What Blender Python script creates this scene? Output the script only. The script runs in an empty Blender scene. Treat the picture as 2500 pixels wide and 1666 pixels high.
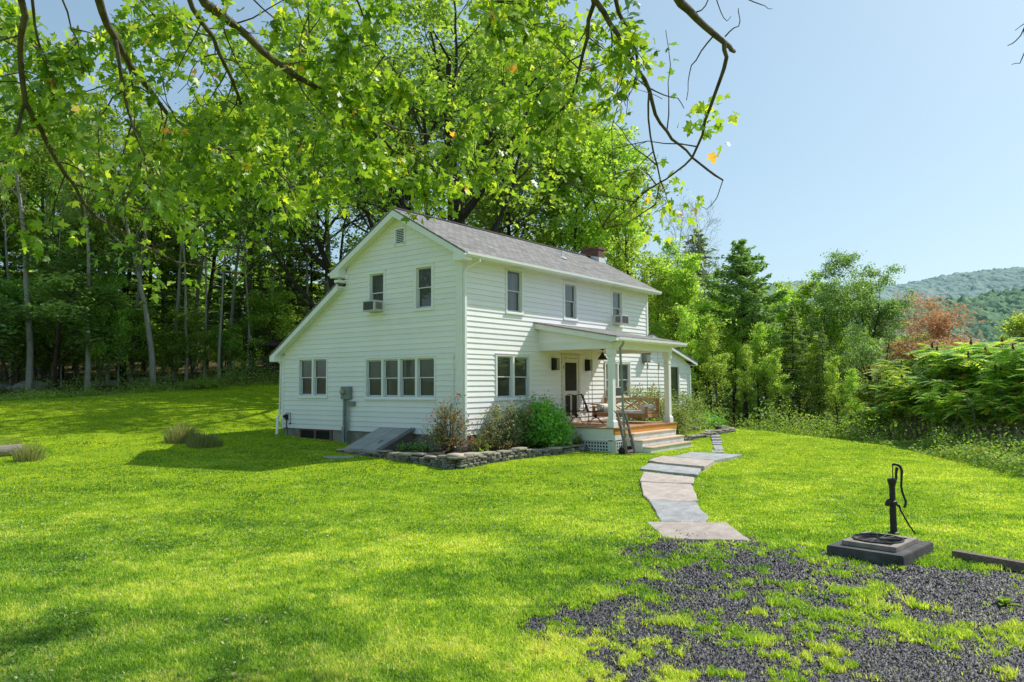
import bpy, math, random
import numpy as np
from mathutils import Vector, Matrix
random.seed(7); rng = np.random.default_rng(7)
R = math.radians
sc = bpy.context.scene
col = sc.collection

# ---------------------------------------------------------------- camera
F = 1829.606; YAW = R(37.59840542); PITCH = R(3.37363775); ROLL = R(-0.35350905)
CAM = np.array([-15.56566, -13.77228, 1.388546])
fw = np.array([math.cos(YAW)*math.cos(PITCH), math.sin(YAW)*math.cos(PITCH), math.sin(PITCH)])
_r = np.array([math.sin(YAW), -math.cos(YAW), 0.0]); _u = np.cross(_r, fw)
rt = _r*math.cos(ROLL)+_u*math.sin(ROLL); up = -_r*math.sin(ROLL)+_u*math.cos(ROLL)
cd = bpy.data.cameras.new("camera"); cam = bpy.data.objects.new("camera", cd); col.objects.link(cam)
cd.sensor_width = 36; cd.lens = F/2500*36; cd.clip_start = 0.1; cd.clip_end = 5000
M = Matrix(((rt[0], up[0], -fw[0], CAM[0]), (rt[1], up[1], -fw[1], CAM[1]), (rt[2], up[2], -fw[2], CAM[2]), (0, 0, 0, 1)))
cam.matrix_world = M
sc.camera = cam
FD = np.array([math.cos(YAW), math.sin(YAW)]); RD = np.array([math.sin(YAW), -math.cos(YAW)])

def ray(px, py): return fw+rt*(px-1250)/F-up*(py-833)/F
def at(px, py, depth): return CAM+ray(px, py)*depth
def onz(px, py, z):
    d = ray(px, py); return CAM+d*((z-CAM[2])/d[2])
def proj(X):
    d = X-CAM; z = d@fw; z = np.where(np.abs(z) < 1e-6, 1e-6, z)
    return 1250+F*(d@rt)/z, 833-F*(d@up)/z, z

# ---------------------------------------------------------------- noise
def _h(ix, iy, seed):
    n = (ix.astype(np.int64)*374761393+iy.astype(np.int64)*668265263+seed*1442695041) & 0x7fffffff
    n = ((n ^ (n >> 13))*1274126177) & 0x7fffffff
    return ((n ^ (n >> 16)) & 0xffff)/65535.0
def vnoise(x, y, seed=0):
    x0 = np.floor(x); y0 = np.floor(y); fx = x-x0; fy = y-y0
    fx = fx*fx*(3-2*fx); fy = fy*fy*(3-2*fy)
    a = _h(x0, y0, seed); b = _h(x0+1, y0, seed); c = _h(x0, y0+1, seed); d = _h(x0+1, y0+1, seed)
    return (a*(1-fx)+b*fx)*(1-fy)+(c*(1-fx)+d*fx)*fy
def fbm(x, y, seed=0, oct=4):
    s = 0; a = .5; t = 0
    for i in range(oct):
        s = s+a*vnoise(x*2**i, y*2**i, seed+i*17); t += a; a *= .55
    return s/t

# ---------------------------------------------------------------- terrain height (thin plate spline through control points)
CP = []
def cp(p): CP.append((float(p[0]), float(p[1]), float(p[2])))
cp((CAM[0], CAM[1], -.62))
for px, py, z in ((0, 1666, -.60), (1250, 1666, -.64), (2500, 1666, -.68), (2500, 1420, -.68), (1700, 1308, -.64), (2150, 1345, -.66),
                  (600, 1400, -.62), (1250, 1350, -.64), (0, 1300, -.58), (0, 1150, -.50), (560, 1160, -.58), (900, 1190, -.62),
                  (1300, 1180, -.64), (1560, 1215, -.66), (1480, 1130, -.61), (1720, 1240, -.66), (2000, 1220, -.66), (2300, 1250, -.68),
                  (1640, 1150, -.62), (1600, 1118, -.60), (1690, 1108, -.57), (1850, 1140, -.66), (2500, 1150, -.75), (2270, 1110, -.66), (2090, 1082, -.55), (0, 1060, -.05), (330, 1060, -.12)):
    cp(onz(px, py, z))
for px, py, d in ((0, 1000, 28), (0, 958, 38), (300, 950, 40), (640, 925, 41), (400, 1010, 29), (640, 990, 33), (1690, 1045, 36), (1890, 1056, 31)):
    cp(at(px, py, d))
for p in ((0, 0, -.40), (0, 8.2, -.22), (0, 4.7, -.38), (2, -2.6, -.62), (-2.3, -1.8, -.62), (-1.9, 3.2, -.44), (4.3, -3.6, -.63), (7.1, -3.6, -.62), (14.8, -.5, -.45), (3.6, -2.8, -.60),
          (12, 8, -.2), (5, 8.5, -.15), (5, 15, .5), (15, 4, -.4)):
    cp(p)
def rel(s, d): return np.array([CAM[0]+FD[0]*d+RD[0]*s, CAM[1]+FD[1]*d+RD[1]*s])
for s, d, z in ((-55, 18, 1.0), (-22, 10, -.4), (-38, 55, 3.0), (0, 62, 1.6), (-14, 85, 4.5), (-65, 85, 5.5), (9, 46, .4), (13, 52, -1.4), (20, 46, -2.6), (27, 38, -3.2), (28, 56, -5.5), (22, 75, -5.0),
                (15, 34, -1.8), (19, 26, -1.7), (20, 21, -1.5), (30, 28, -3.6), (25, 16, -1.6), (40, 38, -6), (50, 75, -9), (0, -20, -.6), (25, -10, -.8), (-25, -15, -.4), (60, 10, -4), (-80, -40, 1), (80, -50, -4)):
    p = rel(s, d); cp((p[0], p[1], z))
CP = np.array(CP)
def _U(r2): return np.where(r2 > 0, r2*np.log(np.maximum(r2, 1e-12)), 0)
_n = len(CP); _d2 = ((CP[:, None, :2]-CP[None, :, :2])**2).sum(-1)
_A = np.zeros((_n+3, _n+3)); _A[:_n, :_n] = _U(_d2)+np.eye(_n)*2.0
_A[:_n, _n] = 1; _A[:_n, _n+1:] = CP[:, :2]; _A[_n, :_n] = 1; _A[_n+1:, :_n] = CP[:, :2].T
_w = np.linalg.solve(_A, np.concatenate([CP[:, 2], [0, 0, 0]]))
def gz(x, y):
    x = np.atleast_1d(np.asarray(x, float)); y = np.atleast_1d(np.asarray(y, float))
    out = np.zeros(x.shape)
    xf = x.ravel(); yf = y.ravel(); o = np.zeros(xf.size)
    dx = xf-CAM[0]; dy = yf-CAM[1]; rad = np.hypot(dx, dy)
    k = np.minimum(1, 85/np.maximum(rad, 1e-6)); xc = CAM[0]+dx*k; yc = CAM[1]+dy*k
    for i in range(0, xf.size, 20000):
        s = slice(i, i+20000)
        d2 = (xc[s, None]-CP[None, :, 0])**2+(yc[s, None]-CP[None, :, 1])**2
        o[s] = _U(d2)@_w[:_n]+_w[_n]+xc[s]*_w[_n+1]+yc[s]*_w[_n+2]
    return o.reshape(x.shape)
def g1(x, y): return float(gz([x], [y])[0])
def onground(px, py, dz=0):
    d = ray(px, py); t = 5.0
    for k in range(400):
        p = CAM+d*t
        h = p[2]-(g1(p[0], p[1])+dz)
        if h < 0.002: break
        t += max(.01, h*2.0)
    return p
def gxy(px, depth):
    p = at(px, 900, depth); return np.array([p[0], p[1], g1(p[0], p[1])])

# ---------------------------------------------------------------- objects helpers
ORG = {}
def tag(o, label=None, cat=None, group=None, kind=None):
    if label: o['label'] = label
    if cat: o['category'] = cat
    if group: o['group'] = group
    if kind: o['kind'] = kind
    return o
def thing(name, loc, label, cat, group=None):
    o = bpy.data.objects.new(name, None); o.empty_display_size = .2
    col.objects.link(o); o.location = [float(v) for v in loc]; ORG[o.name] = np.array([float(v) for v in loc])
    return tag(o, label, cat, group)
def dup(root, loc, rotz=0, scale=1, label=None, group=None):
    r = root.copy(); col.objects.link(r); r.location = [float(v) for v in loc]; r.rotation_euler = (0, 0, rotz)
    r.scale = (scale, scale, scale) if not isinstance(scale, tuple) else scale
    if label: r['label'] = label
    if group: r['group'] = group
    for ch in list(root.children):
        c = ch.copy(); col.objects.link(c); c.parent = r
        for g in ch.children:
            d = g.copy(); col.objects.link(d); d.parent = c
    return r
def rawmesh(name, V, Fq, mat, parent=None, smooth=False, attrs=None, org=None):
    """V (n,3) array, Fq list of face index arrays: (m,3) and/or (m,4)"""
    V = np.asarray(V, float)
    o0 = np.zeros(3)
    if parent is not None: o0 = ORG.get(parent.name, np.zeros(3))
    elif org is not None: o0 = np.asarray(org, float)
    me = bpy.data.meshes.new(name)
    if isinstance(Fq, np.ndarray): Fq = [Fq]
    nl = sum(f.size for f in Fq); nf = sum(len(f) for f in Fq)
    me.vertices.add(len(V)); me.vertices.foreach_set('co', (V-o0).astype(np.float32).ravel())
    me.loops.add(nl); me.polygons.add(nf)
    me.loops.foreach_set('vertex_index', np.concatenate([f.ravel() for f in Fq]).astype(np.int32))
    tot = np.concatenate([np.full(len(f), f.shape[1]) for f in Fq]).astype(np.int32)
    st = np.concatenate([[0], np.cumsum(tot)[:-1]]).astype(np.int32)
    me.polygons.foreach_set('loop_start', st)
    try: me.polygons.foreach_set('loop_total', tot)
    except Exception: pass
    if smooth: me.polygons.foreach_set('use_smooth', np.ones(nf, bool))
    me.update(calc_edges=True)
    if attrs:
        for k, v in attrs.items():
            a = me.attributes.new(k, 'FLOAT', 'POINT'); a.data.foreach_set('value', np.asarray(v, np.float32))
    if isinstance(mat, (list, tuple)):
        for m in mat: me.materials.append(m)
    elif mat: me.materials.append(mat)
    o = bpy.data.objects.new(name, me); col.objects.link(o)
    if parent is not None: o.parent = parent; ORG[o.name] = o0
    else: o.location = o0; ORG[o.name] = o0
    return o

SPLIT = {'corner_board', 'eave_return', 'porch_skirt', 'cap', 'post', 'rail', 'hinge', 'tread', 'rake_board', 'vent_opening', 'side_panel', 'valve', 'rear_wall', 'porch_fascia', 'stringer', 'riser', 'drain_pipe', 'bulkhead_rail', 'porch_rake_board', 'soffit', 'flashing', 'side_rake_board'}
class MB:
    def __init__(s): s.v = []; s.f = []; s.n = 0; s.t = []; s.tv = None; s.pc = []
    def add(s, V, Fs, t=None):
        b = s.n; s.pc.append((len(s.v), len(s.f))); s.v.extend([tuple(map(float, p)) for p in V]); s.n += len(V)
        for f in Fs: s.f.append(tuple(b+i for i in f))
        tv = t if t is not None else (s.tv if s.tv is not None else random.random())
        s.t.extend([tv]*len(V)); return s
    def box(s, x0, x1, y0, y1, z0, z1, t=None):
        V = [(x, y, z) for z in (z0, z1) for y in (y0, y1) for x in (x0, x1)]
        return s.add(V, [(0, 2, 3, 1), (4, 5, 7, 6), (0, 1, 5, 4), (2, 6, 7, 3), (0, 4, 6, 2), (1, 3, 7, 5)], t)
    def hexa(s, P, t=None):  # bottom 4 ccw, top 4 ccw
        return s.add(P, [(3, 2, 1, 0), (4, 5, 6, 7), (0, 1, 5, 4), (1, 2, 6, 5), (2, 3, 7, 6), (3, 0, 4, 7)], t)
    def bar(s, a, b, w, h, upv=(0, 0, 1), t=None):
        a = np.array(a, float); b = np.array(b, float); d = b-a; d /= np.linalg.norm(d)
        u = np.array(upv, float)
        if abs(d@u) > .98: u = np.array((0, 1., 0))
        x = np.cross(d, u); x /= np.linalg.norm(x); u = np.cross(x, d)
        x = x*w/2; u = u*h/2
        P = [a-x-u, a+x-u, a+x+u, a-x+u, b-x-u, b+x-u, b+x+u, b-x+u]
        return s.add(P, [(0, 1, 2, 3), (7, 6, 5, 4), (0, 4, 5, 1), (1, 5, 6, 2), (2, 6, 7, 3), (3, 7, 4, 0)], t)
    def tube(s, P, rad, n=8, cap=True, t=None):
        P = [np.array(p, float) for p in P]
        if not hasattr(rad, '__len__'): rad = [rad]*len(P)
        V = []; prev = None
        for i, p in enumerate(P):
            d = (P[min(i+1, len(P)-1)]-P[max(i-1, 0)]); d = d/(np.linalg.norm(d)+1e-9)
            if prev is None:
                a = np.array((0, 0, 1.)) if abs(d[2]) < .9 else np.array((1., 0, 0))
                x = np.cross(a, d)
            else: x = prev-d*(prev@d)
            x = x/(np.linalg.norm(x)+1e-9); prev = x; y = np.cross(d, x)
            for k in range(n):
                an = 2*math.pi*k/n; V.append(p+rad[i]*(x*math.cos(an)+y*math.sin(an)))
        Fs = []
        for i in range(len(P)-1):
            for k in range(n):
                Fs.append((i*n+k, i*n+(k+1) % n, (i+1)*n+(k+1) % n, (i+1)*n+k))
        if cap: Fs.append(tuple(range(n-1, -1, -1))); Fs.append(tuple((len(P)-1)*n+k for k in range(n)))
        return s.add(V, Fs, t)
    def lathe(s, c, prof, n=20, ax=2, t=None):
        V = []
        for r_, z in prof:
            for k in range(n):
                a = 2*math.pi*k/n; q = [r_*math.cos(a), r_*math.sin(a), z]
                if ax == 0: q = [q[2], q[0], q[1]]
                if ax == 1: q = [q[0], q[2], q[1]]
                V.append((c[0]+q[0], c[1]+q[1], c[2]+q[2]))
        Fs = [(i*n+k, i*n+(k+1) % n, (i+1)*n+(k+1) % n, (i+1)*n+k) for i in range(len(prof)-1) for k in range(n)]
        Fs.append(tuple(range(n-1, -1, -1))); Fs.append(tuple((len(prof)-1)*n+k for k in range(n)))
        return s.add(V, Fs, t)
    def prism(s, poly, a0, a1, ax, t=None):
        """poly of 2D points in the two other axes (in xyz order), extruded along axis ax"""
        def mk(p, a):
            q = list(p); q.insert(ax, a); return q
        n = len(poly); V = [mk(p, a0) for p in poly]+[mk(p, a1) for p in poly]
        Fs = [tuple(range(n-1, -1, -1)), tuple(range(n, 2*n))]+[(i, (i+1) % n, n+(i+1) % n, n+i) for i in range(n)]
        return s.add(V, Fs, t)
    def build(s, name, mat, parent=None, smooth=False, bevel=0, org=None):
        if name in SPLIT and len(s.pc) > 1:      # separate pieces become parts of their own
            first = None; pcs = s.pc+[(len(s.v), len(s.f))]
            for (v0, f0), (v1, f1) in zip(pcs[:-1], pcs[1:]):
                m = MB(); m.v = s.v[v0:v1]; m.n = v1-v0; m.t = s.t[v0:v1]; m.f = [tuple(i-v0 for i in f) for f in s.f[f0:f1]]; m.pc = [(0, 0)]
                o = m.build(name, mat, parent, smooth, bevel, org); first = first or o
            return first
        me = bpy.data.meshes.new(name)
        o0 = ORG.get(parent.name, np.zeros(3)) if parent is not None else (np.asarray(org, float) if org is not None else np.zeros(3))
        me.from_pydata([(p[0]-o0[0], p[1]-o0[1], p[2]-o0[2]) for p in s.v], [], s.f)
        a = me.attributes.new('tint', 'FLOAT', 'POINT'); a.data.foreach_set('value', s.t)
        me.materials.append(mat)
        me.update()
        import bmesh
        bm = bmesh.new(); bm.from_mesh(me); bmesh.ops.recalc_face_normals(bm, faces=bm.faces)
        if bevel:
            bmesh.ops.bevel(bm, geom=bm.edges[:], offset=bevel, segments=2, affect='EDGES', clamp_overlap=True)
        bm.to_mesh(me); bm.free()
        if smooth:
            for p in me.polygons: p.use_smooth = True
        o = bpy.data.objects.new(name, me); col.objects.link(o)
        if parent is not None: o.parent = parent
        else: o.location = o0
        ORG[o.name] = o0
        return o

# ---------------------------------------------------------------- materials
def newmat(name):
    m = bpy.data.materials.new(name); m.use_nodes = True
    nt = m.node_tree; nt.nodes.clear()
    out = nt.nodes.new('ShaderNodeOutputMaterial')
    return m, nt, out
def N(nt, t, **kw):
    n = nt.nodes.new(t)
    for k, v in kw.items():
        if k.startswith('i_'):
            key = k[2:]; key = int(key) if key.isdigit() else key.replace('_', ' ')
            n.inputs[key].default_value = v
        else: setattr(n, k, v)
    return n
def ramp(nt, stops, fac, interp='LINEAR'):
    n = nt.nodes.new('ShaderNodeValToRGB'); cr = n.color_ramp; cr.interpolation = interp
    while len(cr.elements) < len(stops): cr.elements.new(.5)
    for e, (p, c) in zip(cr.elements, stops): e.position = p; e.color = (*c, 1)
    nt.links.new(fac, n.inputs[0]); return n.outputs[0]
def mix(nt, a, b, fac, mode='MIX'):
    n = nt.nodes.new('ShaderNodeMix'); n.data_type = 'RGBA'; n.blend_type = mode
    for s_, v in ((6, a), (7, b), (0, fac)):
        if isinstance(v, (int, float)): n.inputs[s_].default_value = v
        elif isinstance(v, tuple): n.inputs[s_].default_value = (*v, 1)
        else: nt.links.new(v, n.inputs[s_])
    return n.outputs[2]
def noise(nt, scale, detail=4, co='Object', rough=.6, stretch=None):
    tc = N(nt, 'ShaderNodeTexCoord'); n = N(nt, 'ShaderNodeTexNoise'); n.inputs['Scale'].default_value = scale
    n.inputs['Detail'].default_value = detail; n.inputs['Roughness'].default_value = rough
    if stretch:
        mp = N(nt, 'ShaderNodeMapping'); mp.inputs['Scale'].default_value = stretch
        nt.links.new(tc.outputs[co], mp.inputs[0]); nt.links.new(mp.outputs[0], n.inputs['Vector'])
    else: nt.links.new(tc.outputs[co], n.inputs['Vector'])
    return n.outputs['Fac']
def bump(nt, h, strength=.3, dist=.02):
    b = N(nt, 'ShaderNodeBump'); b.inputs['Strength'].default_value = strength; b.inputs['Distance'].default_value = dist
    nt.links.new(h, b.inputs['Height']); return b.outputs[0]
def tint(nt, name='tint'):
    a = N(nt, 'ShaderNodeAttribute'); a.attribute_name = name; return a.outputs['Fac']

def surf(name, c1, c2, scale=6, rough=.6, bumpS=.2, bscale=40, bd=.01, stretch=None, tintv=0, metal=0, spec=.4):
    """general procedural surface: two colours mixed by noise, tint attribute changes brightness"""
    m, nt, out = newmat(name)
    p = N(nt, 'ShaderNodeBsdfPrincipled'); nt.links.new(p.outputs[0], out.inputs[0])
    c = ramp(nt, [(.3, c1), (.7, c2)], noise(nt, scale, 5, stretch=stretch))
    if tintv:
        t = tint(nt); mr = N(nt, 'ShaderNodeMapRange'); nt.links.new(t, mr.inputs[0]); mr.inputs[3].default_value = 1-tintv; mr.inputs[4].default_value = 1+tintv
        vm = N(nt, 'ShaderNodeVectorMath', operation='SCALE'); nt.links.new(c, vm.inputs[0]); nt.links.new(mr.outputs[0], vm.inputs[3]); c = vm.outputs[0]
    nt.links.new(c, p.inputs['Base Color'])
    p.inputs['Roughness'].default_value = rough; p.inputs['Metallic'].default_value = metal; p.inputs['Specular IOR Level'].default_value = spec
    if bumpS: nt.links.new(bump(nt, noise(nt, bscale, 4, stretch=stretch), bumpS, bd), p.inputs['Normal'])
    return m
def leafmat(name, stops, trans=.45, rough=.5, spec=.35, tc=None, objvar=.25):
    m, nt, out = newmat(name)
    t = tint(nt); c = ramp(nt, stops, t)
    oi = N(nt, 'ShaderNodeObjectInfo')
    hs = N(nt, 'ShaderNodeHueSaturation')
    mr = N(nt, 'ShaderNodeMapRange'); nt.links.new(oi.outputs['Random'], mr.inputs[0]); mr.inputs[3].default_value = 1-objvar; mr.inputs[4].default_value = 1+objvar
    mh = N(nt, 'ShaderNodeMapRange'); nt.links.new(oi.outputs['Random'], mh.inputs[0]); mh.inputs[3].default_value = .5-.022*objvar/.25; mh.inputs[4].default_value = .5+.004*objvar/.25; hs.inputs['Saturation'].default_value = .9
    nt.links.new(c, hs.inputs['Color']); nt.links.new(mr.outputs[0], hs.inputs['Value']); nt.links.new(mh.outputs[0], hs.inputs['Hue'])
    c = hs.outputs[0]
    p = N(nt, 'ShaderNodeBsdfPrincipled'); nt.links.new(c, p.inputs['Base Color']); p.inputs['Roughness'].default_value = rough; p.inputs['Specular IOR Level'].default_value = spec
    tr = N(nt, 'ShaderNodeBsdfTranslucent')
    vm = N(nt, 'ShaderNodeVectorMath', operation='MULTIPLY'); nt.links.new(c, vm.inputs[0]); vm.inputs[1].default_value = tc or (1.5, 1.6, .6)
    nt.links.new(vm.outputs[0], tr.inputs[0])
    mx = N(nt, 'ShaderNodeMixShader'); mx.inputs[0].default_value = trans
    nt.links.new(p.outputs[0], mx.inputs[1]); nt.links.new(tr.outputs[0], mx.inputs[2]); nt.links.new(mx.outputs[0], out.inputs[0])
    return m
# ---------------------------------------------------------------- the materials of this place
def siding_mat():
    m, nt, out = newmat('white_clapboard')
    p = N(nt, 'ShaderNodeBsdfPrincipled'); nt.links.new(p.outputs[0], out.inputs[0])
    c = ramp(nt, [(.3, (.87, .85, .83)), (.7, (.92, .90, .89))], noise(nt, 1.1, 6, rough=.7))
    t = tint(nt); c2 = ramp(nt, [(0, (.93, .93, .93)), (1, (1, 1, 1))], t)
    c = mix(nt, c, c2, 1.0, 'MULTIPLY')
    g = N(nt, 'ShaderNodeNewGeometry'); sx = N(nt, 'ShaderNodeSeparateXYZ'); nt.links.new(g.outputs['Position'], sx.inputs[0])
    mr = N(nt, 'ShaderNodeMapRange'); nt.links.new(sx.outputs[2], mr.inputs[0]); mr.inputs[1].default_value = -.1; mr.inputs[2].default_value = .7; mr.inputs[3].default_value = .30; mr.inputs[4].default_value = 0
    nn = noise(nt, 5, 5); mu = N(nt, 'ShaderNodeMath', operation='MULTIPLY'); nt.links.new(mr.outputs[0], mu.inputs[0]); nt.links.new(nn, mu.inputs[1])
    c = mix(nt, c, (.35, .36, .24), mu.outputs[0])
    nt.links.new(c, p.inputs['Base Color']); p.inputs['Roughness'].default_value = .5; p.inputs['Specular IOR Level'].default_value = .35
    nt.links.new(bump(nt, noise(nt, 60, 3, stretch=(.25, .25, 3)), .12, .004), p.inputs['Normal'])
    return m
def shingle_mat():
    m, nt, out = newmat('asphalt_shingle')
    p = N(nt, 'ShaderNodeBsdfPrincipled'); nt.links.new(p.outputs[0], out.inputs[0])
    tc = N(nt, 'ShaderNodeTexCoord'); br = N(nt, 'ShaderNodeTexBrick')
    mp = N(nt, 'ShaderNodeMapping'); nt.links.new(tc.outputs['Object'], mp.inputs[0]); nt.links.new(mp.outputs[0], br.inputs['Vector'])
    br.inputs['Scale'].default_value = 1; br.inputs['Brick Width'].default_value = .30; br.inputs['Row Height'].default_value = .14
    br.inputs['Mortar Size'].default_value = .016; br.inputs['Mortar Smooth'].default_value = .4
    br.inputs['Color1'].default_value = (.17, .167, .165, 1); br.inputs['Color2'].default_value = (.37, .36, .355, 1); br.inputs['Mortar'].default_value = (.06, .058, .058, 1)
    br.inputs['Bias'].default_value = 0; br.offset = .5
    c = mix(nt, br.outputs['Color'], (.26, .255, .25), ramp(nt, [(.3, (.15, .15, .15)), (.7, (.6, .6, .6))], noise(nt, 1.2, 6)))
    c = mix(nt, c, ramp(nt, [(.35, (.72, .72, .72)), (.65, (1.2, 1.15, 1.1))], noise(nt, 90, 2)), 1.0, 'MULTIPLY')
    nt.links.new(c, p.inputs['Base Color']); p.inputs['Roughness'].default_value = .9; p.inputs['Specular IOR Level'].default_value = .2
    nt.links.new(bump(nt, br.outputs['Fac'], -.6, .02), p.inputs['Normal'])
    return m
def glass_mat(name, c1, c2, stripes=False, gl=.16):
    m, nt, out = newmat(name)
    tc = N(nt, 'ShaderNodeTexCoord')
    n = noise(nt, 2.2, 3)
    if stripes: n = noise(nt, 9, 2, stretch=(1, 1, .12))
    c = ramp(nt, [(.35, c1), (.68, c2)], n)
    p = N(nt, 'ShaderNodeBsdfPrincipled'); nt.links.new(c, p.inputs['Base Color']); p.inputs['Roughness'].default_value = .35
    g = N(nt, 'ShaderNodeBsdfGlossy'); g.inputs['Roughness'].default_value = .01; g.inputs['Color'].default_value = (.9, .95, .95, 1)
    nt.links.new(bump(nt, noise(nt, 3, 2), .06, .01), g.inputs['Normal'])
    fr = N(nt, 'ShaderNodeFresnel'); fr.inputs[0].default_value = 1.42
    ad = N(nt, 'ShaderNodeMath', operation='ADD'); nt.links.new(fr.outputs[0], ad.inputs[0]); ad.inputs[1].default_value = gl
    mx = N(nt, 'ShaderNodeMixShader'); nt.links.new(ad.outputs[0], mx.inputs[0]); nt.links.new(p.outputs[0], mx.inputs[1]); nt.links.new(g.outputs[0], mx.inputs[2])
    nt.links.new(mx.outputs[0], out.inputs[0]); return m
def brick_mat():
    m, nt, out = newmat('red_brick')
    p = N(nt, 'ShaderNodeBsdfPrincipled'); nt.links.new(p.outputs[0], out.inputs[0])
    g = N(nt, 'ShaderNodeTexCoord'); sx = N(nt, 'ShaderNodeSeparateXYZ'); nt.links.new(g.outputs['Object'], sx.inputs[0])
    ad = N(nt, 'ShaderNodeMath', operation='ADD'); nt.links.new(sx.outputs[0], ad.inputs[0]); nt.links.new(sx.outputs[1], ad.inputs[1])
    cb = N(nt, 'ShaderNodeCombineXYZ'); nt.links.new(ad.outputs[0], cb.inputs[0]); nt.links.new(sx.outputs[2], cb.inputs[1])
    br = N(nt, 'ShaderNodeTexBrick'); nt.links.new(cb.outputs[0], br.inputs['Vector']); br.inputs['Scale'].default_value = 1
    br.inputs['Brick Width'].default_value = .21; br.inputs['Row Height'].default_value = .075; br.inputs['Mortar Size'].default_value = .008
    br.inputs['Color1'].default_value = (.16, .05, .035, 1); br.inputs['Color2'].default_value = (.28, .09, .06, 1); br.inputs['Mortar'].default_value = (.2, .17, .15, 1)
    c = mix(nt, br.outputs['Color'], (.06, .04, .035), ramp(nt, [(.4, (0, 0, 0)), (.8, (.7, .7, .7))], noise(nt, 3, 4)))
    nt.links.new(c, p.inputs['Base Color']); p.inputs['Roughness'].default_value = .9
    nt.links.new(bump(nt, br.outputs['Fac'], -.5, .01), p.inputs['Normal']); return m
def ground_mat():
    m, nt, out = newmat('lawn_soil')
    p = N(nt, 'ShaderNodeBsdfPrincipled'); nt.links.new(p.outputs[0], out.inputs[0])
    big = noise(nt, .35, 5, rough=.65); fine = noise(nt, 9, 6, rough=.8); mid = noise(nt, 1.6, 5, rough=.7)
    g = ramp(nt, [(.25, (.16, .28, .006)), (.5, (.27, .40, .008)), (.75, (.40, .49, .012))], big)
    g2 = ramp(nt, [(.3, (.45, .5, .4)), (.5, (.95, .95, .9)), (.72, (1.45, 1.35, 1.2))], fine)
    g = mix(nt, g, g2, 1.0, 'MULTIPLY')
    g = mix(nt, g, ramp(nt, [(.35, (.75, .8, .8)), (.65, (1.2, 1.12, 1.0))], mid), 1.0, 'MULTIPLY')
    dirt = ramp(nt, [(.3, (.028, .029, .033)), (.7, (.065, .065, .070))], noise(nt, 30, 5, rough=.8))
    wood = ramp(nt, [(.3, (.07, .05, .025)), (.55, (.14, .10, .05)), (.75, (.10, .15, .035))], noise(nt, 2.5, 6, rough=.75))
    a = tint(nt, 'gravel'); c = mix(nt, g, dirt, a)
    c = mix(nt, c, wood, tint(nt, 'woods'))
    nt.links.new(c, p.inputs['Base Color']); p.inputs['Roughness'].default_value = 1; p.inputs['Specular IOR Level'].default_value = .1
    nt.links.new(bump(nt, noise(nt, 22, 6, rough=.85), .7, .04), p.inputs['Normal']); return m
MT = {}
MT['siding'] = siding_mat(); MT['shingle'] = shingle_mat(); MT['brick'] = brick_mat(); MT['ground'] = ground_mat()
MT['trim'] = surf('white_trim_paint', (.80, .81, .78), (.87, .87, .84), 3, .45, .08, 40, .004, tintv=.03)
MT['sash'] = surf('sash_white', (.60, .62, .62), (.68, .70, .70), 3, .45, 0)
MT['soffit'] = surf('soffit_white', (.80, .80, .76), (.86, .86, .82), 2, .6, .1, 30, .004)
MT['porchwhite'] = surf('porch_painted_wood', (.76, .77, .74), (.84, .84, .81), 3, .5, .1, 40, .004, tintv=.04)
MT['lattice'] = surf('lattice_paint', (.60, .63, .62), (.72, .73, .72), 4, .6, 0)
MT['glass_dark'] = glass_mat('window_glass_dark', (.008, .010, .006), (.026, .032, .012), gl=.02)
MT['glass_blind'] = glass_mat('window_glass_shade', (.022, .030, .014), (.042, .052, .026), gl=.0)
MT['glass_curtain'] = glass_mat('window_glass_curtain', (.02, .024, .028), (.075, .085, .095), True, gl=.0)
MT['screen'] = surf('door_screen', (.02, .017, .013), (.05, .042, .03), 2, .8, 0)
MT['doorwood'] = surf('screen_door_cream_paint', (.66, .60, .52), (.75, .70, .62), 4, .5, .05)
MT['concrete'] = surf('foundation_concrete', (.16, .15, .125), (.30, .28, .24), 3, .9, .4, 30, .01)
MT['deck'] = surf('deck_board', (.36, .17, .075), (.52, .28, .14), 5, .6, .2, 30, .004, stretch=(1, 8, 8), tintv=.2)
MT['newwood'] = surf('new_fascia_board', (.50, .21, .035), (.70, .34, .07), 6, .55, .2, 40, .004, stretch=(1, 6, 10), tintv=.1)
MT['tread'] = surf('tread_board', (.56, .40, .27), (.72, .55, .40), 6, .6, .2, 40, .004, stretch=(1, 8, 8), tintv=.12)
MT['riser'] = surf('riser_white_worn', (.52, .52, .52), (.74, .73, .72), 3.5, .6, .15, 30, .004)
MT['cedar'] = surf('swing_bed_wood', (.30, .135, .05), (.48, .25, .11), 5, .5, .15, 40, .004, tintv=.15)
MT['cedarpale'] = surf('swing_back_wood', (.44, .25, .12), (.60, .38, .20), 5, .5, .15, 40, .004, tintv=.1)
MT['cushion'] = surf('linen_cushion', (.62, .58, .52), (.74, .70, .64), 12, .9, .2, 60, .006)
MT['rope'] = surf('hemp_rope', (.45, .38, .27), (.6, .52, .4), 40, .9, .3, 80, .004)
MT['iron'] = surf('black_wrought_iron', (.012, .012, .012), (.03, .028, .026), 20, .5, .2, 60, .002, metal=.3)
MT['pumpiron'] = surf('pump_cast_iron', (.012, .013, .013), (.038, .036, .034), 9, .5, .5, 60, .004, metal=.2, spec=.5)
MT['bronze'] = surf('lantern_bronze', (.025, .022, .018), (.05, .045, .04), 10, .45, .1, metal=.5)
MT['lanternglass'] = surf('lantern_glass', (.26, .24, .2), (.42, .38, .32), 4, .1, 0)
MT['galv'] = surf('galvanised_grey', (.20, .22, .22), (.32, .34, .34), 5, .45, .1, metal=.4)
MT['metergrey'] = surf('meter_grey_paint', (.17, .20, .19), (.24, .27, .26), 5, .5, .05)
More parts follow.
